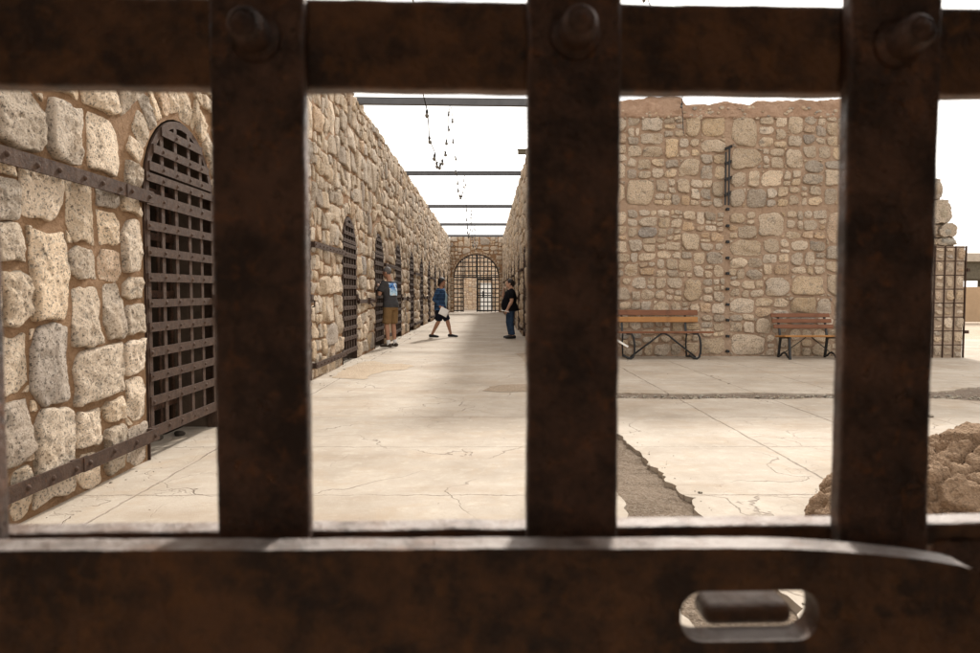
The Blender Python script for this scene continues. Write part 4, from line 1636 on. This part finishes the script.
b2x0, b2x1 = at_depth(781, 336, 12.8).x, at_depth(846, 336, 12.8).x
bench2 = thing('park_bench', ((b2x0 + b2x1) / 2, 12.92, 0), 'shorter bench with three reddish back slats and amber seat on splayed black iron legs', 'bench', 'wooden benches along the stone wall')
L2 = b2x1 - b2x0
for k in range(4):
    slat('seat_slat', (0, -0.25 + 0.115 * k, 0.43 - 0.008 * k), (L2, 0.10, 0.032), M['wood_amber'], bench2)
for k in range(3):
    slat('back_slat', (-0.05 - 0.02 * k, 0.20 + 0.028 * k, 0.585 + 0.105 * k), (L2 - 0.08, 0.030, 0.075), M['wood_red'], bench2, (R(-14), 0, R(0.6) * (k - 1)))
for x in (-L2 / 2 + 0.10, L2 / 2 - 0.22):
    mb = MB()
    mb.bar((x, -0.24, 0.42), (x, -0.29, 0.0), 0.035, 0.045, 0, (0, 1, 0))
    mb.bar((x, 0.13, 0.42), (x, 0.22, 0.0), 0.035, 0.045, 0, (0, 1, 0))
    mb.bar((x, -0.28, 0.405), (x, 0.16, 0.375), 0.035, 0.035)
    mb.tube([(x, -0.28, 0.03), (x, -0.2, 0.04), (x, -0.13, 0.09), (x, -0.04, 0.115), (x, 0.05, 0.09), (x, 0.12, 0.04), (x, 0.21, 0.03)], 0.018, 7)
    mb.bar((x, 0.145, 0.38), (x, 0.292, 0.80), 0.035, 0.03, 0, (0, 1, 0))
    mb.build('leg', M['black_iron'], bench2)
mb = MB()
mb.tube([(-L2 / 2 + 0.1, -0.02, 0.10), (-0.1, -0.04, 0.40)], 0.008, 6)
mb.tube([(L2 / 2 - 0.22, -0.02, 0.10), (0.0, -0.04, 0.40)], 0.008, 6)
mb.build('brace', M['black_iron'], bench2)

# ------------------------------------------------------------------ people


def mat_skin(name, c):
    return mat_plain(name, c, 0.55, 30, 0.08, 0.0004)


def mat_cloth(name, c, var=0.12):
    return mat_plain(name, c, 0.9, 9, var, 0.003, spec=0.1)


def mat_plaid():
    t = NT('blue_plaid')
    x, y, z = t.sep(t.obj)
    ang = t.math('MULTIPLY', t.math('ARCTAN2', x, y), 0.16)

    def stripes(v, f, a, b):
        return t.map(t.math('SINE', t.math('MULTIPLY', v, f)), a, b)
    c = t.mix(stripes(z, 58, -0.2, 0.2), (0.015, 0.036, 0.085), (0.035, 0.085, 0.18))
    c = t.mix(t.math('MULTIPLY', stripes(t.math('ADD', x, y), 62, -0.1, 0.2), 0.6), c, (0.012, 0.02, 0.045))
    c = t.mix(t.math('MULTIPLY', stripes(z, 116, 0.8, 0.95), 0.6), c, (0.12, 0.22, 0.36))
    return t.done(c, 0.9, t.bump(t.noise(t.obj, 25, 3), 0.01, 0.6), spec=0.1)


def mat_print():
    t = NT('printed_blue_graphic')
    x, y, z = t.sep(t.obj)
    zz = t.map(z, 1.18, 1.50)
    c = t.mix(t.map(zz, 0.2, 0.5), (0.42, 0.62, 0.78), (0.10, 0.25, 0.55))
    n = t.noise(t.obj, 9, 3, 0.6)
    c = t.mix(t.map(n, 0.50, 0.54), c, (0.65, 0.72, 0.78))
    c = t.mix(t.map(t.noise(t.obj, 16, 2), 0.60, 0.64), c, (0.03, 0.07, 0.2))
    return t.done(c, 0.8, spec=0.1)


M['skin_tan'] = mat_skin('tanned_skin', (0.36, 0.19, 0.12))
M['skin_fair'] = mat_skin('fair_skin', (0.48, 0.29, 0.21))
M['eye'] = mat_plain('dark_eye', (0.02, 0.015, 0.012), 0.3)
M['lip'] = mat_plain('lip', (0.30, 0.10, 0.08), 0.5)
M['grey_shirt'] = mat_cloth('charcoal_cotton', (0.052, 0.050, 0.052))
M['khaki'] = mat_cloth('khaki_cotton', (0.19, 0.115, 0.052))
M['black_shirt'] = mat_cloth('black_cotton', (0.006, 0.006, 0.008))
M['navy'] = mat_cloth('navy_cotton', (0.010, 0.012, 0.02))
M['denim'] = mat_cloth('blue_denim', (0.030, 0.055, 0.105), 0.35)
M['pale_blue'] = mat_cloth('pale_blue_cotton', (0.25, 0.36, 0.42))
M['plaid'] = mat_plaid()
M['print'] = mat_print()
M['hair_grey'] = mat_plain('grey_hair', (0.11, 0.10, 0.095), 0.7, 60, 0.4, 0.004)
M['hair_dark'] = mat_plain('dark_hair', (0.014, 0.010, 0.009), 0.5, 60, 0.4, 0.004)
M['shoe_brown'] = mat_plain('brown_leather', (0.055, 0.038, 0.026), 0.7, 30, 0.4)
M['shoe_black'] = mat_plain('black_canvas', (0.012, 0.012, 0.013), 0.7, 30, 0.3)
M['sock'] = mat_plain('white_sock', (0.65, 0.64, 0.62), 0.9, 40, 0.05)


def lerp(a, b, f):
    return Vector(a) + (Vector(b) - Vector(a)) * f


def hand(mb, wrist, d, palm_n, curl=0.5, s=1.0):
    """palm with five bent fingers. d: pointing direction, palm_n: side the palm faces"""
    d = Vector(d).normalized()
    pn = Vector(palm_n)
    pn = (pn - d * pn.dot(d)).normalized()
    side = d.cross(pn)
    w = Vector(wrist)
    mb.tube([w, w + d * 0.03 * s, w + d * 0.085 * s], [(0.026 * s, 0.020 * s), (0.038 * s, 0.016 * s), (0.040 * s, 0.013 * s)], 12, side=side)
    for k, ln in enumerate((0.068, 0.078, 0.072, 0.055)):
        o = w + d * 0.082 * s + side * (0.030 - 0.020 * k) * s
        pts = [o]
        a = curl * 0.5
        dirn = d
        for seg in (0.45, 0.32, 0.25):
            dirn = (d * math.cos(a) + pn * math.sin(a))
            pts.append(pts[-1] + dirn * ln * seg * s)
            a += curl * 0.7
        mb.tube(pts, [0.0095 * s, 0.009 * s, 0.0085 * s, 0.007 * s], 8)
    o = w + d * 0.025 * s + side * 0.034 * s
    t1 = o + (d * 0.6 + side * 0.75 + pn * 0.2).normalized() * 0.035 * s
    t2 = t1 + (d * 0.85 + side * 0.2 + pn * 0.45).normalized() * 0.035 * s
    mb.tube([o, t1, t2], [0.0125 * s, 0.011 * s, 0.008 * s], 8)


def head(mb, base, top, fwd, s=1.0):
    """head on neck: base = neck root, fwd = face direction; returns frame"""
    c = Vector(top)
    f = Vector(fwd).normalized()
    up = Vector((0, 0, 1))
    sd = f.cross(up).normalized()
    up = sd.cross(f)
    rot = Matrix((sd, f, up)).transposed()
    L = lambda x, y, z: c + rot @ Vector((x, y, z)) * s
    mb.ellipsoid(L(0, -0.012, 0.025), (0.074 * s, 0.096 * s, 0.095 * s), 18, 14, 0, rot)
    mb.ellipsoid(L(0, 0.018, -0.045), (0.058 * s, 0.066 * s, 0.072 * s), 16, 12, 0, rot)
    mb.ellipsoid(L(0, 0.058, -0.092), (0.026 * s, 0.024 * s, 0.022 * s), 12, 8, 0, rot)
    mb.tube([L(0, 0.075, 0.015), L(0, 0.098, -0.022), L(0, 0.086, -0.034)], [0.011 * s, 0.015 * s, 0.012 * s], 8)
    for q in (-1, 1):
        mb.ellipsoid(L(q * 0.076, -0.012, -0.012), (0.012 * s, 0.024 * s, 0.034 * s), 10, 8, 0, rot)
        mb.ellipsoid(L(q * 0.032, 0.072, 0.028), (0.022 * s, 0.012 * s, 0.008 * s), 8, 6, 0, rot)
    mb.ellipsoid(L(0, 0.078, -0.062), (0.024 * s, 0.012 * s, 0.009 * s), 10, 6, 0, rot)
    mb.tube([Vector(base), lerp(base, L(0, -0.02, -0.05), 0.5), L(0, -0.018, -0.03)], [0.066 * s, 0.056 * s, 0.058 * s], 14)
    return L, rot


def cut(o, pt, n):
    """keep the part of a mesh on the side the normal n points away from"""
    bm = bmesh.new()
    bm.from_mesh(o.data)
    bmesh.ops.bisect_plane(bm, geom=bm.verts[:] + bm.edges[:] + bm.faces[:], plane_co=pt, plane_no=n, clear_outer=True)
    bm.to_mesh(o.data)
    bm.free()


def person(loc, yaw, label, J, H, style):
    """J: joints in local metres, facing +y; style: materials and body build"""
    root = thing('person', loc, label, 'person', rotz=yaw)
    w = style.get('w', 1.0)
    belly = style.get('belly', 0.0)
    mb = MB()
    pel, chest, nk = Vector(J['pelvis']), Vector(J['chest']), Vector(J['neck'])
    sd = Vector((1, 0, 0))
    sh = [Vector(J['sh_l']), Vector(J['sh_r'])]
    mid = lerp(pel, chest, 0.5)
    fw = Vector((0, 1, 0))
    torso = [(pel + Vector((0, 0, -0.10)), 0.155 * w, 0.115 * w), (pel, 0.172 * w, 0.125 * w), (lerp(pel, chest, 0.3) + fw * belly * 0.5, 0.155 * w, 0.115 * w + belly * 0.7), (mid + fw * belly * 0.45, 0.150 * w, 0.110 * w + belly * 0.6),
             (chest, 0.165 * w, 0.120 * w + belly * 0.15), (lerp(chest, nk, 0.6), 0.160 * w, 0.095 * w), (lerp(chest, nk, 0.88), 0.11 * w, 0.075 * w), (nk, 0.062, 0.060)]
    mb.tube([t[0] for t in torso], [(t[1], t[2]) for t in torso], 22, side=sd)
    L, rot = head(mb, nk, Vector(J['head']), J['face'], style.get('hs', 1.0))
    for k, s_ in enumerate('lr'):
        S, E, Wr = Vector(J['sh_' + s_]), Vector(J['el_' + s_]), Vector(J['wr_' + s_])
        aw = style.get('arm', 1.0)
        mb.tube([lerp(chest, nk, 0.55), S + Vector((0, 0, 0.0)), lerp(S, E, 0.15), lerp(S, E, 0.55), E, lerp(E, Wr, 0.3), lerp(E, Wr, 0.75), Wr], [r * aw for r in (0.05, 0.058, 0.056, 0.049, 0.041, 0.042, 0.032, 0.026)], 12)
        hand(mb, Wr, J['hd_' + s_], J['pn_' + s_], J.get('curl', 0.5))
        Hp, K, A, T = (Vector(J[n + s_]) for n in ('hip_', 'kn_', 'an_', 'toe_'))
        lw = style.get('leg', 1.0)
        mb.tube([Hp, lerp(Hp, K, 0.25), lerp(Hp, K, 0.7), K, lerp(K, A, 0.28), lerp(K, A, 0.7), A], [r * lw for r in (0.092, 0.088, 0.066, 0.055, 0.057, 0.040, 0.034)], 14)
        mb.tube([A + Vector((0, 0, -0.02)), lerp(A, T, 0.5) + Vector((0, 0, -0.01)), T], [0.034, 0.034, 0.028], 10)
    eyes = [L(q * 0.031, 0.080, 0.006) for q in (-1, 1)]
    mouth = L(0, 0.088, -0.062)

    def paint(me):
        me.materials.clear()
        for m in (style['skin'], M['eye'], M['lip']):
            me.materials.append(m)
        for f in me.polygons:
            c = f.center
            if min((c - e).length for e in eyes) < 0.013:
                f.material_index = 1
            elif (c - mouth).length < 0.018:
                f.material_index = 2
    remeshed(mb, 'body', style['skin'], 0.0065, 3, root, fn=paint)
    # top
    tb = MB()
    e = style.get('ease', 0.016)
    hem = style['hem']
    rows = [(pel + Vector((0, 0, hem - 0.03)), 0.172 * w + e * 1.4, 0.128 * w + e * 1.4 + belly * 0.55), (pel + Vector((0, 0, 0.03)) + fw * belly * 0.3, 0.172 * w + e * 1.2, 0.125 * w + e * 1.2 + belly * 0.6)]
    rows += [(t[0], t[1] + e, t[2] + e) for t in torso[2:6]]
    rows += [(torso[6][0], torso[6][1] + e * 0.6, torso[6][2] + e * 0.5), (lerp(torso[6][0], nk, 0.55), 0.078, 0.072)]
    tb.tube([r[0] for r in rows], [(r[1], r[2]) for r in rows], 24, side=sd)
    for s_ in 'lr':
        S, E, Wr = Vector(J['sh_' + s_]), Vector(J['el_' + s_]), Vector(J['wr_' + s_])
        aw = style.get('arm', 1.0)
        if style.get('long'):
            tb.tube([lerp(chest, nk, 0.5), S, lerp(S, E, 0.5), E, lerp(E, Wr, 0.5), lerp(E, Wr, 0.86)], [0.07, 0.076, 0.068, 0.060, 0.054, 0.050], 14)
        else:
            tb.tube([lerp(chest, nk, 0.5), S, lerp(S, E, 0.35), lerp(S, E, style.get('sleeve', 0.68))], [0.066 * aw, 0.074 * aw, 0.074 * aw, 0.076 * aw], 14)
    # folds

    def folds(me):
        nr = [v.normal.copy() for v in me.vertices]
        for v, n in zip(me.vertices, nr):
            p = v.co
            a = 0.007 * noise.noise(Vector((p.x * 9, p.y * 9, p.z * 5))) + 0.005 * noise.noise(Vector((p.x * 6 + p.z * 14, p.y * 14, p.z * 10 - p.x * 8)))
            v.co = p + n * a
        me.update()
    top = remeshed(tb, style.get('top_name', 'shirt'), style['top'], 0.009, 3, root, fn=folds)
    cut(top, pel + Vector((0, 0, hem)), Vector((0, 0, -1)))
    # bottoms
    pb = MB()
    pb.tube([pel + Vector((0, 0, 0.09)), pel, pel + Vector((0, 0, -0.10))], [(0.160 * w + 0.01, 0.118 * w + 0.01), (0.172 * w + 0.012, 0.126 * w + 0.012), (0.165 * w + 0.012, 0.122 * w + 0.012)], 22, side=sd)
    for s_ in 'lr':
        Hp, K, A = (Vector(J[n + s_]) for n in ('hip_', 'kn_', 'an_'))
        lw = style.get('leg', 1.0)
        if style['legs'] == 'shorts':
            q = style.get('short', 0.85)
            pb.tube([Hp, lerp(Hp, K, 0.35), lerp(Hp, K, q)], [0.104 * lw, 0.104 * lw, 0.098 * lw * style.get('flare', 1.0)], 16)
        else:
            pb.tube([Hp, lerp(Hp, K, 0.35), K, lerp(K, A, 0.5), lerp(K, A, 0.9)], [0.102 * lw, 0.098 * lw, 0.078 * lw, 0.07 * lw, 0.068 * lw], 16)
    remeshed(pb, style.get('bottom_name', 'shorts'), style['bottom'], 0.009, 3, root, fn=folds)
    # shoes
    for s_ in 'lr':
        A, T = Vector(J['an_' + s_]), Vector(J['toe_' + s_])
        d = (T - A)
        d.z = 0
        ln = d.length
        d.normalize()
        side_ = d.cross(Vector((0, 0, 1)))
        gz = min(A.z - 0.075, T.z - 0.03)
        heel = A - d * 0.075
        toe = T + d * 0.05
        sb = MB()
        tilt = J.get('tilt_' + s_, 0.0)
        pts = []
        for f, h, rx, ry in ((0.0, 0.045, 0.034, 0.040), (0.18, 0.050, 0.040, 0.048), (0.45, 0.045, 0.042, 0.042), (0.75, 0.036, 0.048, 0.034), (0.95, 0.030, 0.040, 0.028), (1.0, 0.026, 0.024, 0.02)):
            p = lerp(heel, toe, f)
            pts.append((Vector((p.x, p.y, gz + h - 0.004 + tilt * (1 - f))), (rx, ry)))
        sb.tube([p[0] for p in pts], [p[1] for p in pts], 14, side=side_)
        remeshed(sb, 'shoe', style['shoe'], 0.007, 2, root)
        if style.get('sock'):
            kb = MB()
            kb.tube([A + Vector((0, 0, -0.03)), A + Vector((0, 0, 0.03)), lerp(A, Vector(J['kn_' + s_]), 0.2)], [0.042, 0.041, 0.044], 12)
            kb.build('sock', style['sock'], root)
    # hair
    hb = MB()
    hs = style.get('hs', 1.0)
    hk = style['hair_kind']
    if hk == 'short':
        hb.ellipsoid(L(0, -0.018, 0.032), (0.081 * hs, 0.099 * hs, 0.098 * hs), 22, 16, 0, rot)
    elif hk == 'bob':
        hb.ellipsoid(L(0, -0.022, 0.030), (0.096 * hs, 0.108 * hs, 0.108 * hs), 22, 16, 0, rot)
        for q in (-1, 1):
            hb.ellipsoid(L(q * 0.072, -0.005, -0.03), (0.026 * hs, 0.05 * hs, 0.085 * hs), 12, 8, 0, rot)
        hb.ellipsoid(L(0, -0.045, -0.050), (0.092 * hs, 0.070 * hs, 0.092 * hs), 18, 12, 0, rot)
    else:
        hb.ellipsoid(L(0, -0.022, 0.032), (0.084 * hs, 0.101 * hs, 0.101 * hs), 22, 16, 0, rot)
        hb.ellipsoid(L(0, -0.085, -0.02), (0.05 * hs, 0.05 * hs, 0.07 * hs), 14, 10, 0, rot)

    def tuft(me):
        nr = [v.normal.copy() for v in me.vertices]
        for v, n in zip(me.vertices, nr):
            v.co = v.co + n * (0.004 * noise.noise(v.co * 60) + 0.005 * noise.noise(v.co * 25))
        me.update()
    hr = remeshed(hb, 'hair', style['hair'], 0.006, 1, root, fn=tuft)
    cut(hr, L(0, 0.058, 0.055), rot @ Vector((0, 0.80, -0.6)))
    if hk == 'short':
        cut(hr, L(0, -0.05, -0.045), rot @ Vector((0, 0.3, -0.95)))
    return root, L, rot


# man at the third visible door
H = 1.80
jm = dict(pelvis=(0, 0, 0.95), chest=(0.0, 0.03, 1.28), neck=(0, 0.03, 1.50), head=(-0.03, 0.085, 1.675), face=(-0.25, 1, -0.12),
          sh_l=(-0.20, 0.04, 1.44), el_l=(-0.27, 0.10, 1.19), wr_l=(-0.10, 0.25, 1.36), hd_l=(0.15, 0.5, 0.8), pn_l=(0.1, 1, -0.3),
          sh_r=(0.20, 0.03, 1.44), el_r=(0.26, 0.14, 1.20), wr_r=(0.13, 0.30, 1.36), hd_r=(-0.25, 0.5, 0.8), pn_r=(-0.1, 1, -0.3),
          hip_l=(-0.10, 0, 0.92), kn_l=(-0.11, 0.03, 0.50), an_l=(-0.11, -0.02, 0.09), toe_l=(-0.14, 0.13, 0.045),
          hip_r=(0.10, 0, 0.92), kn_r=(0.12, 0.03, 0.50), an_r=(0.13, -0.01, 0.09), toe_r=(0.16, 0.14, 0.045), curl=0.6)
pm = px_floor(391, 347.6)
man, Lm, rm_ = person((pm.x, pm.y, 0), R(58), 'person in charcoal t-shirt and khaki shorts gripping a cell door on the left wall', jm, H,
                      dict(skin=M['skin_tan'], top=M['grey_shirt'], bottom=M['khaki'], shoe=M['shoe_brown'], sock=M['sock'], hair=M['hair_grey'], hair_kind='short', hem=-0.045,
                           legs='shorts', short=0.86, w=1.06, ease=0.02, arm=1.02, flare=1.06, top_name='t_shirt'))
# graphic on the back of the shirt, lifted a few millimetres off the cloth
ts = [c for c in man.children if c.name.startswith('t_shirt')][0]
bm = bmesh.new()
bm.from_mesh(ts.data)
bmesh.ops.delete(bm, geom=[f for f in bm.faces if not (abs(f.calc_center_median().x - 0.0) < 0.125 and 1.17 < f.calc_center_median().z < 1.44 and f.normal.y < -0.25)], context='FACES')
bmesh.ops.translate(bm, verts=bm.verts, vec=(0, -0.004, 0))
me = bpy.data.meshes.new('back_print')
bm.to_mesh(me)
bm.free()
me.materials.clear()
me.materials.append(M['print'])
o = bpy.data.objects.new('back_print', me)
COL.objects.link(o)
o.parent = ts

# woman striding to the right
jw = dict(pelvis=(0, 0, 0.86), chest=(0, 0.015, 1.16), neck=(0, 0.02, 1.36), head=(0, 0.05, 1.52), face=(-0.05, 1, -0.18),
          sh_l=(-0.175, 0.01, 1.30), el_l=(-0.23, -0.06, 1.05), wr_l=(-0.21, 0.04, 0.83), hd_l=(0.05, 0.25, -1), pn_l=(1, 0, 0),
          sh_r=(0.175, 0.01, 1.30), el_r=(0.23, -0.10, 1.05), wr_r=(0.21, 0.06, 0.86), hd_r=(-0.05, 0.6, -0.8), pn_r=(-1, 0, 0),
          hip_l=(-0.09, 0, 0.83), kn_l=(-0.09, 0.17, 0.47), an_l=(-0.09, 0.27, 0.09), toe_l=(-0.09, 0.42, 0.05),
          hip_r=(0.09, 0, 0.83), kn_r=(0.09, -0.02, 0.46), an_r=(0.09, -0.22, 0.085), toe_r=(0.09, -0.075, 0.04), curl=0.7)
pw = px_floor(440.5, 337.6)
woman, Lw, rw_ = person((pw.x, pw.y, 0), R(-104), 'person in blue plaid shirt and dark shorts striding across the corridor', jw, 1.66,
                        dict(skin=M['skin_tan'], top=M['plaid'], bottom=M['navy'], shoe=M['shoe_black'], hair=M['hair_dark'], hair_kind='bob', hem=-0.10,
                             legs='shorts', short=0.95, w=0.98, ease=0.035, long=True, top_name='plaid_shirt'))
# pale top showing in the open front
ub = MB()
ub.tube([(0, 0.115, 0.84), (0, 0.135, 1.0), (0, 0.145, 1.15), (0, 0.105, 1.30)], [(0.045, 0.06), (0.05, 0.06), (0.055, 0.055), (0.04, 0.03)], 14, side=(1, 0, 0))
remeshed(ub, 'undershirt', M['pale_blue'], 0.01, 2, woman)


def sheets_of_paper(name, loc, rot, size, label):
    mb = MB()
    nx, ny = 8, 8
    for top in (0, 1):
        for j in range(ny + 1):
            for i in range(nx + 1):
                x, y = (i / nx - 0.5) * size[0], (j / ny - 0.5) * size[1]
                z = 0.02 * math.sin(i / nx * 2.6) + 0.012 * math.sin(j / ny * 4 + 1) + 0.003 * top
                mb.addv((x, y, z))
    n = (nx + 1) * (ny + 1)
    for top in (0, 1):
        for j in range(ny):
            for i in range(nx):
                a = top * n + j * (nx + 1) + i
                q = [a, a + 1, a + nx + 2, a + nx + 1]
                mb.face(q if top else q[::-1], 0, True)
    rim = [i for i in range(nx + 1)] + [(j * (nx + 1) + nx) for j in range(1, ny + 1)] + [ny * (nx + 1) + i for i in range(nx - 1, -1, -1)] + [j * (nx + 1) for j in range(ny - 1, 0, -1)]
    for a, b in zip(rim, rim[1:] + rim[:1]):
        mb.face([a, b, b + n, a + n])
    o = mb.build(name, M['paper'], loc=loc)
    o.rotation_euler = rot
    return tag(o, label, 'paper')


mw = Matrix.Translation(woman.location) @ Matrix.Rotation(R(-104), 4, 'Z')
hp = mw @ Vector((0.235, 0.17, 0.71))
sheets_of_paper('paper', hp, (R(78), R(28), R(12)), (0.24, 0.22), 'white sheets of paper held low by the person in the plaid shirt')

# person in black on the right
jb = dict(pelvis=(0, 0, 0.84), chest=(0, 0.0, 1.13), neck=(0, -0.01, 1.33), head=(0, 0.025, 1.475), face=(0.08, 1, 0.02),
          sh_l=(-0.19, -0.02, 1.27), el_l=(-0.25, -0.03, 1.01), wr_l=(-0.24, 0.08, 0.80), hd_l=(0.05, 0.45, -0.8), pn_l=(1, 0, 0),
          sh_r=(0.19, 0.0, 1.27), el_r=(0.20, 0.20, 1.09), wr_r=(0.07, 0.185, 1.265), hd_r=(-0.3, -0.1, 0.9), pn_r=(-0.2, -1, 0),
          hip_l=(-0.10, 0, 0.82), kn_l=(-0.10, 0.0, 0.46), an_l=(-0.10, -0.06, 0.09), toe_l=(-0.11, 0.09, 0.045),
          hip_r=(0.10, 0, 0.82), kn_r=(0.10, 0.05, 0.46), an_r=(0.11, -0.01, 0.09), toe_r=(0.13, 0.14, 0.045), curl=0.8)
pb_ = px_floor(510.5, 338.8)
wb, Lb, rb_ = person((pb_.x, pb_.y, 0), R(88), 'person in black t-shirt and blue jeans with a hand at the chin', jb, 1.60,
                     dict(skin=M['skin_fair'], top=M['black_shirt'], bottom=M['denim'], shoe=M['shoe_black'], hair=M['hair_dark'], hair_kind='tied', hem=-0.09,
                          legs='long', w=1.12, belly=0.085, ease=0.022, arm=1.12, leg=1.05, bottom_name='jeans', top_name='t_shirt'))
mbm = Matrix.Translation(wb.location) @ Matrix.Rotation(R(88), 4, 'Z')
sheets_of_paper('paper', mbm @ Vector((-0.25, 0.14, 0.735)), (R(20), R(10), R(70)), (0.12, 0.2), 'folded white paper in the lowered hand of the person in black')

# ------------------------------------------------------------------ light
world = bpy.data.worlds.new('World')
scene.world = world
world.use_nodes = True
nt = world.node_tree
bg = nt.nodes['Background']
sky = nt.nodes.new('ShaderNodeTexSky')
sky.sky_type = 'NISHITA'
sky.sun_disc = False
SUN_EL, SUN_AZ = R(34), R(14)                # azimuth: to the right of straight ahead
sky.sun_elevation = SUN_EL
sky.sun_rotation = SUN_AZ
sky.air_density = 1.0
sky.dust_density = 3.0
hsv = nt.nodes.new('ShaderNodeHueSaturation')
hsv.inputs['Saturation'].default_value = 0.35
nt.links.new(sky.outputs[0], hsv.inputs['Color'])
# thin high cloud over the whole sky
tc = nt.nodes.new('ShaderNodeTexCoord')
mp = nt.nodes.new('ShaderNodeMapping')
mp.inputs['Scale'].default_value = (1, 1, 3)
nt.links.new(tc.outputs['Generated'], mp.inputs[0])
nz = nt.nodes.new('ShaderNodeTexNoise')
nz.inputs['Scale'].default_value = 2.2
nz.inputs['Detail'].default_value = 6
nt.links.new(mp.outputs[0], nz.inputs['Vector'])
mr = nt.nodes.new('ShaderNodeMapRange')
mr.inputs[1].default_value = 0.35
mr.inputs[2].default_value = 0.7
mr.inputs[3].default_value = 0.7
mr.inputs[4].default_value = 0.9
nt.links.new(nz.outputs['Fac'], mr.inputs[0])
mx = nt.nodes.new('ShaderNodeMix')
mx.data_type = 'RGBA'
cr = nt.nodes.new('ShaderNodeMix')
cr.data_type = 'RGBA'
cr.inputs[6].default_value = (5.0, 5.0, 5.05, 1)
cr.inputs[7].default_value = (17.0, 15.9, 14.6, 1)
nz2 = nt.nodes.new('ShaderNodeTexNoise')
nz2.inputs['Scale'].default_value = 3.1
nz2.inputs['Detail'].default_value = 7
nt.links.new(mp.outputs[0], nz2.inputs['Vector'])
mr2 = nt.nodes.new('ShaderNodeMapRange')
mr2.inputs[1].default_value = 0.36
mr2.inputs[2].default_value = 0.60
nt.links.new(nz2.outputs['Fac'], mr2.inputs[0])
nt.links.new(mr2.outputs[0], cr.inputs[0])
nt.links.new(cr.outputs[2], mx.inputs[7])
nt.links.new(mr.outputs[0], mx.inputs[0])
nt.links.new(hsv.outputs[0], mx.inputs[6])
nt.links.new(mx.outputs[2], bg.inputs['Color'])
bg.inputs['Strength'].default_value = 0.1

sl = bpy.data.lights.new('sun', 'SUN')
sl.energy = 2.5
sl.angle = R(4.5)
sl.color = (1.0, 0.945, 0.86)
so = bpy.data.objects.new('sun', sl)
COL.objects.link(so)
sdir = Vector((math.sin(SUN_AZ) * math.cos(SUN_EL), math.cos(SUN_AZ) * math.cos(SUN_EL), math.sin(SUN_EL)))
so.rotation_euler = (-sdir).to_track_quat('-Z', 'Y').to_euler()
so.location = (6, 20, 12)

scene.view_settings.view_transform = 'Standard'
scene.view_settings.look = 'None'
scene.view_settings.gamma = 1
scene.view_settings.exposure = 0.86
scene.view_settings.use_curve_mapping = False
scene.render.engine = 'CYCLES'
scene.cycles.use_denoising = True
scene.cycles.max_bounces = 6
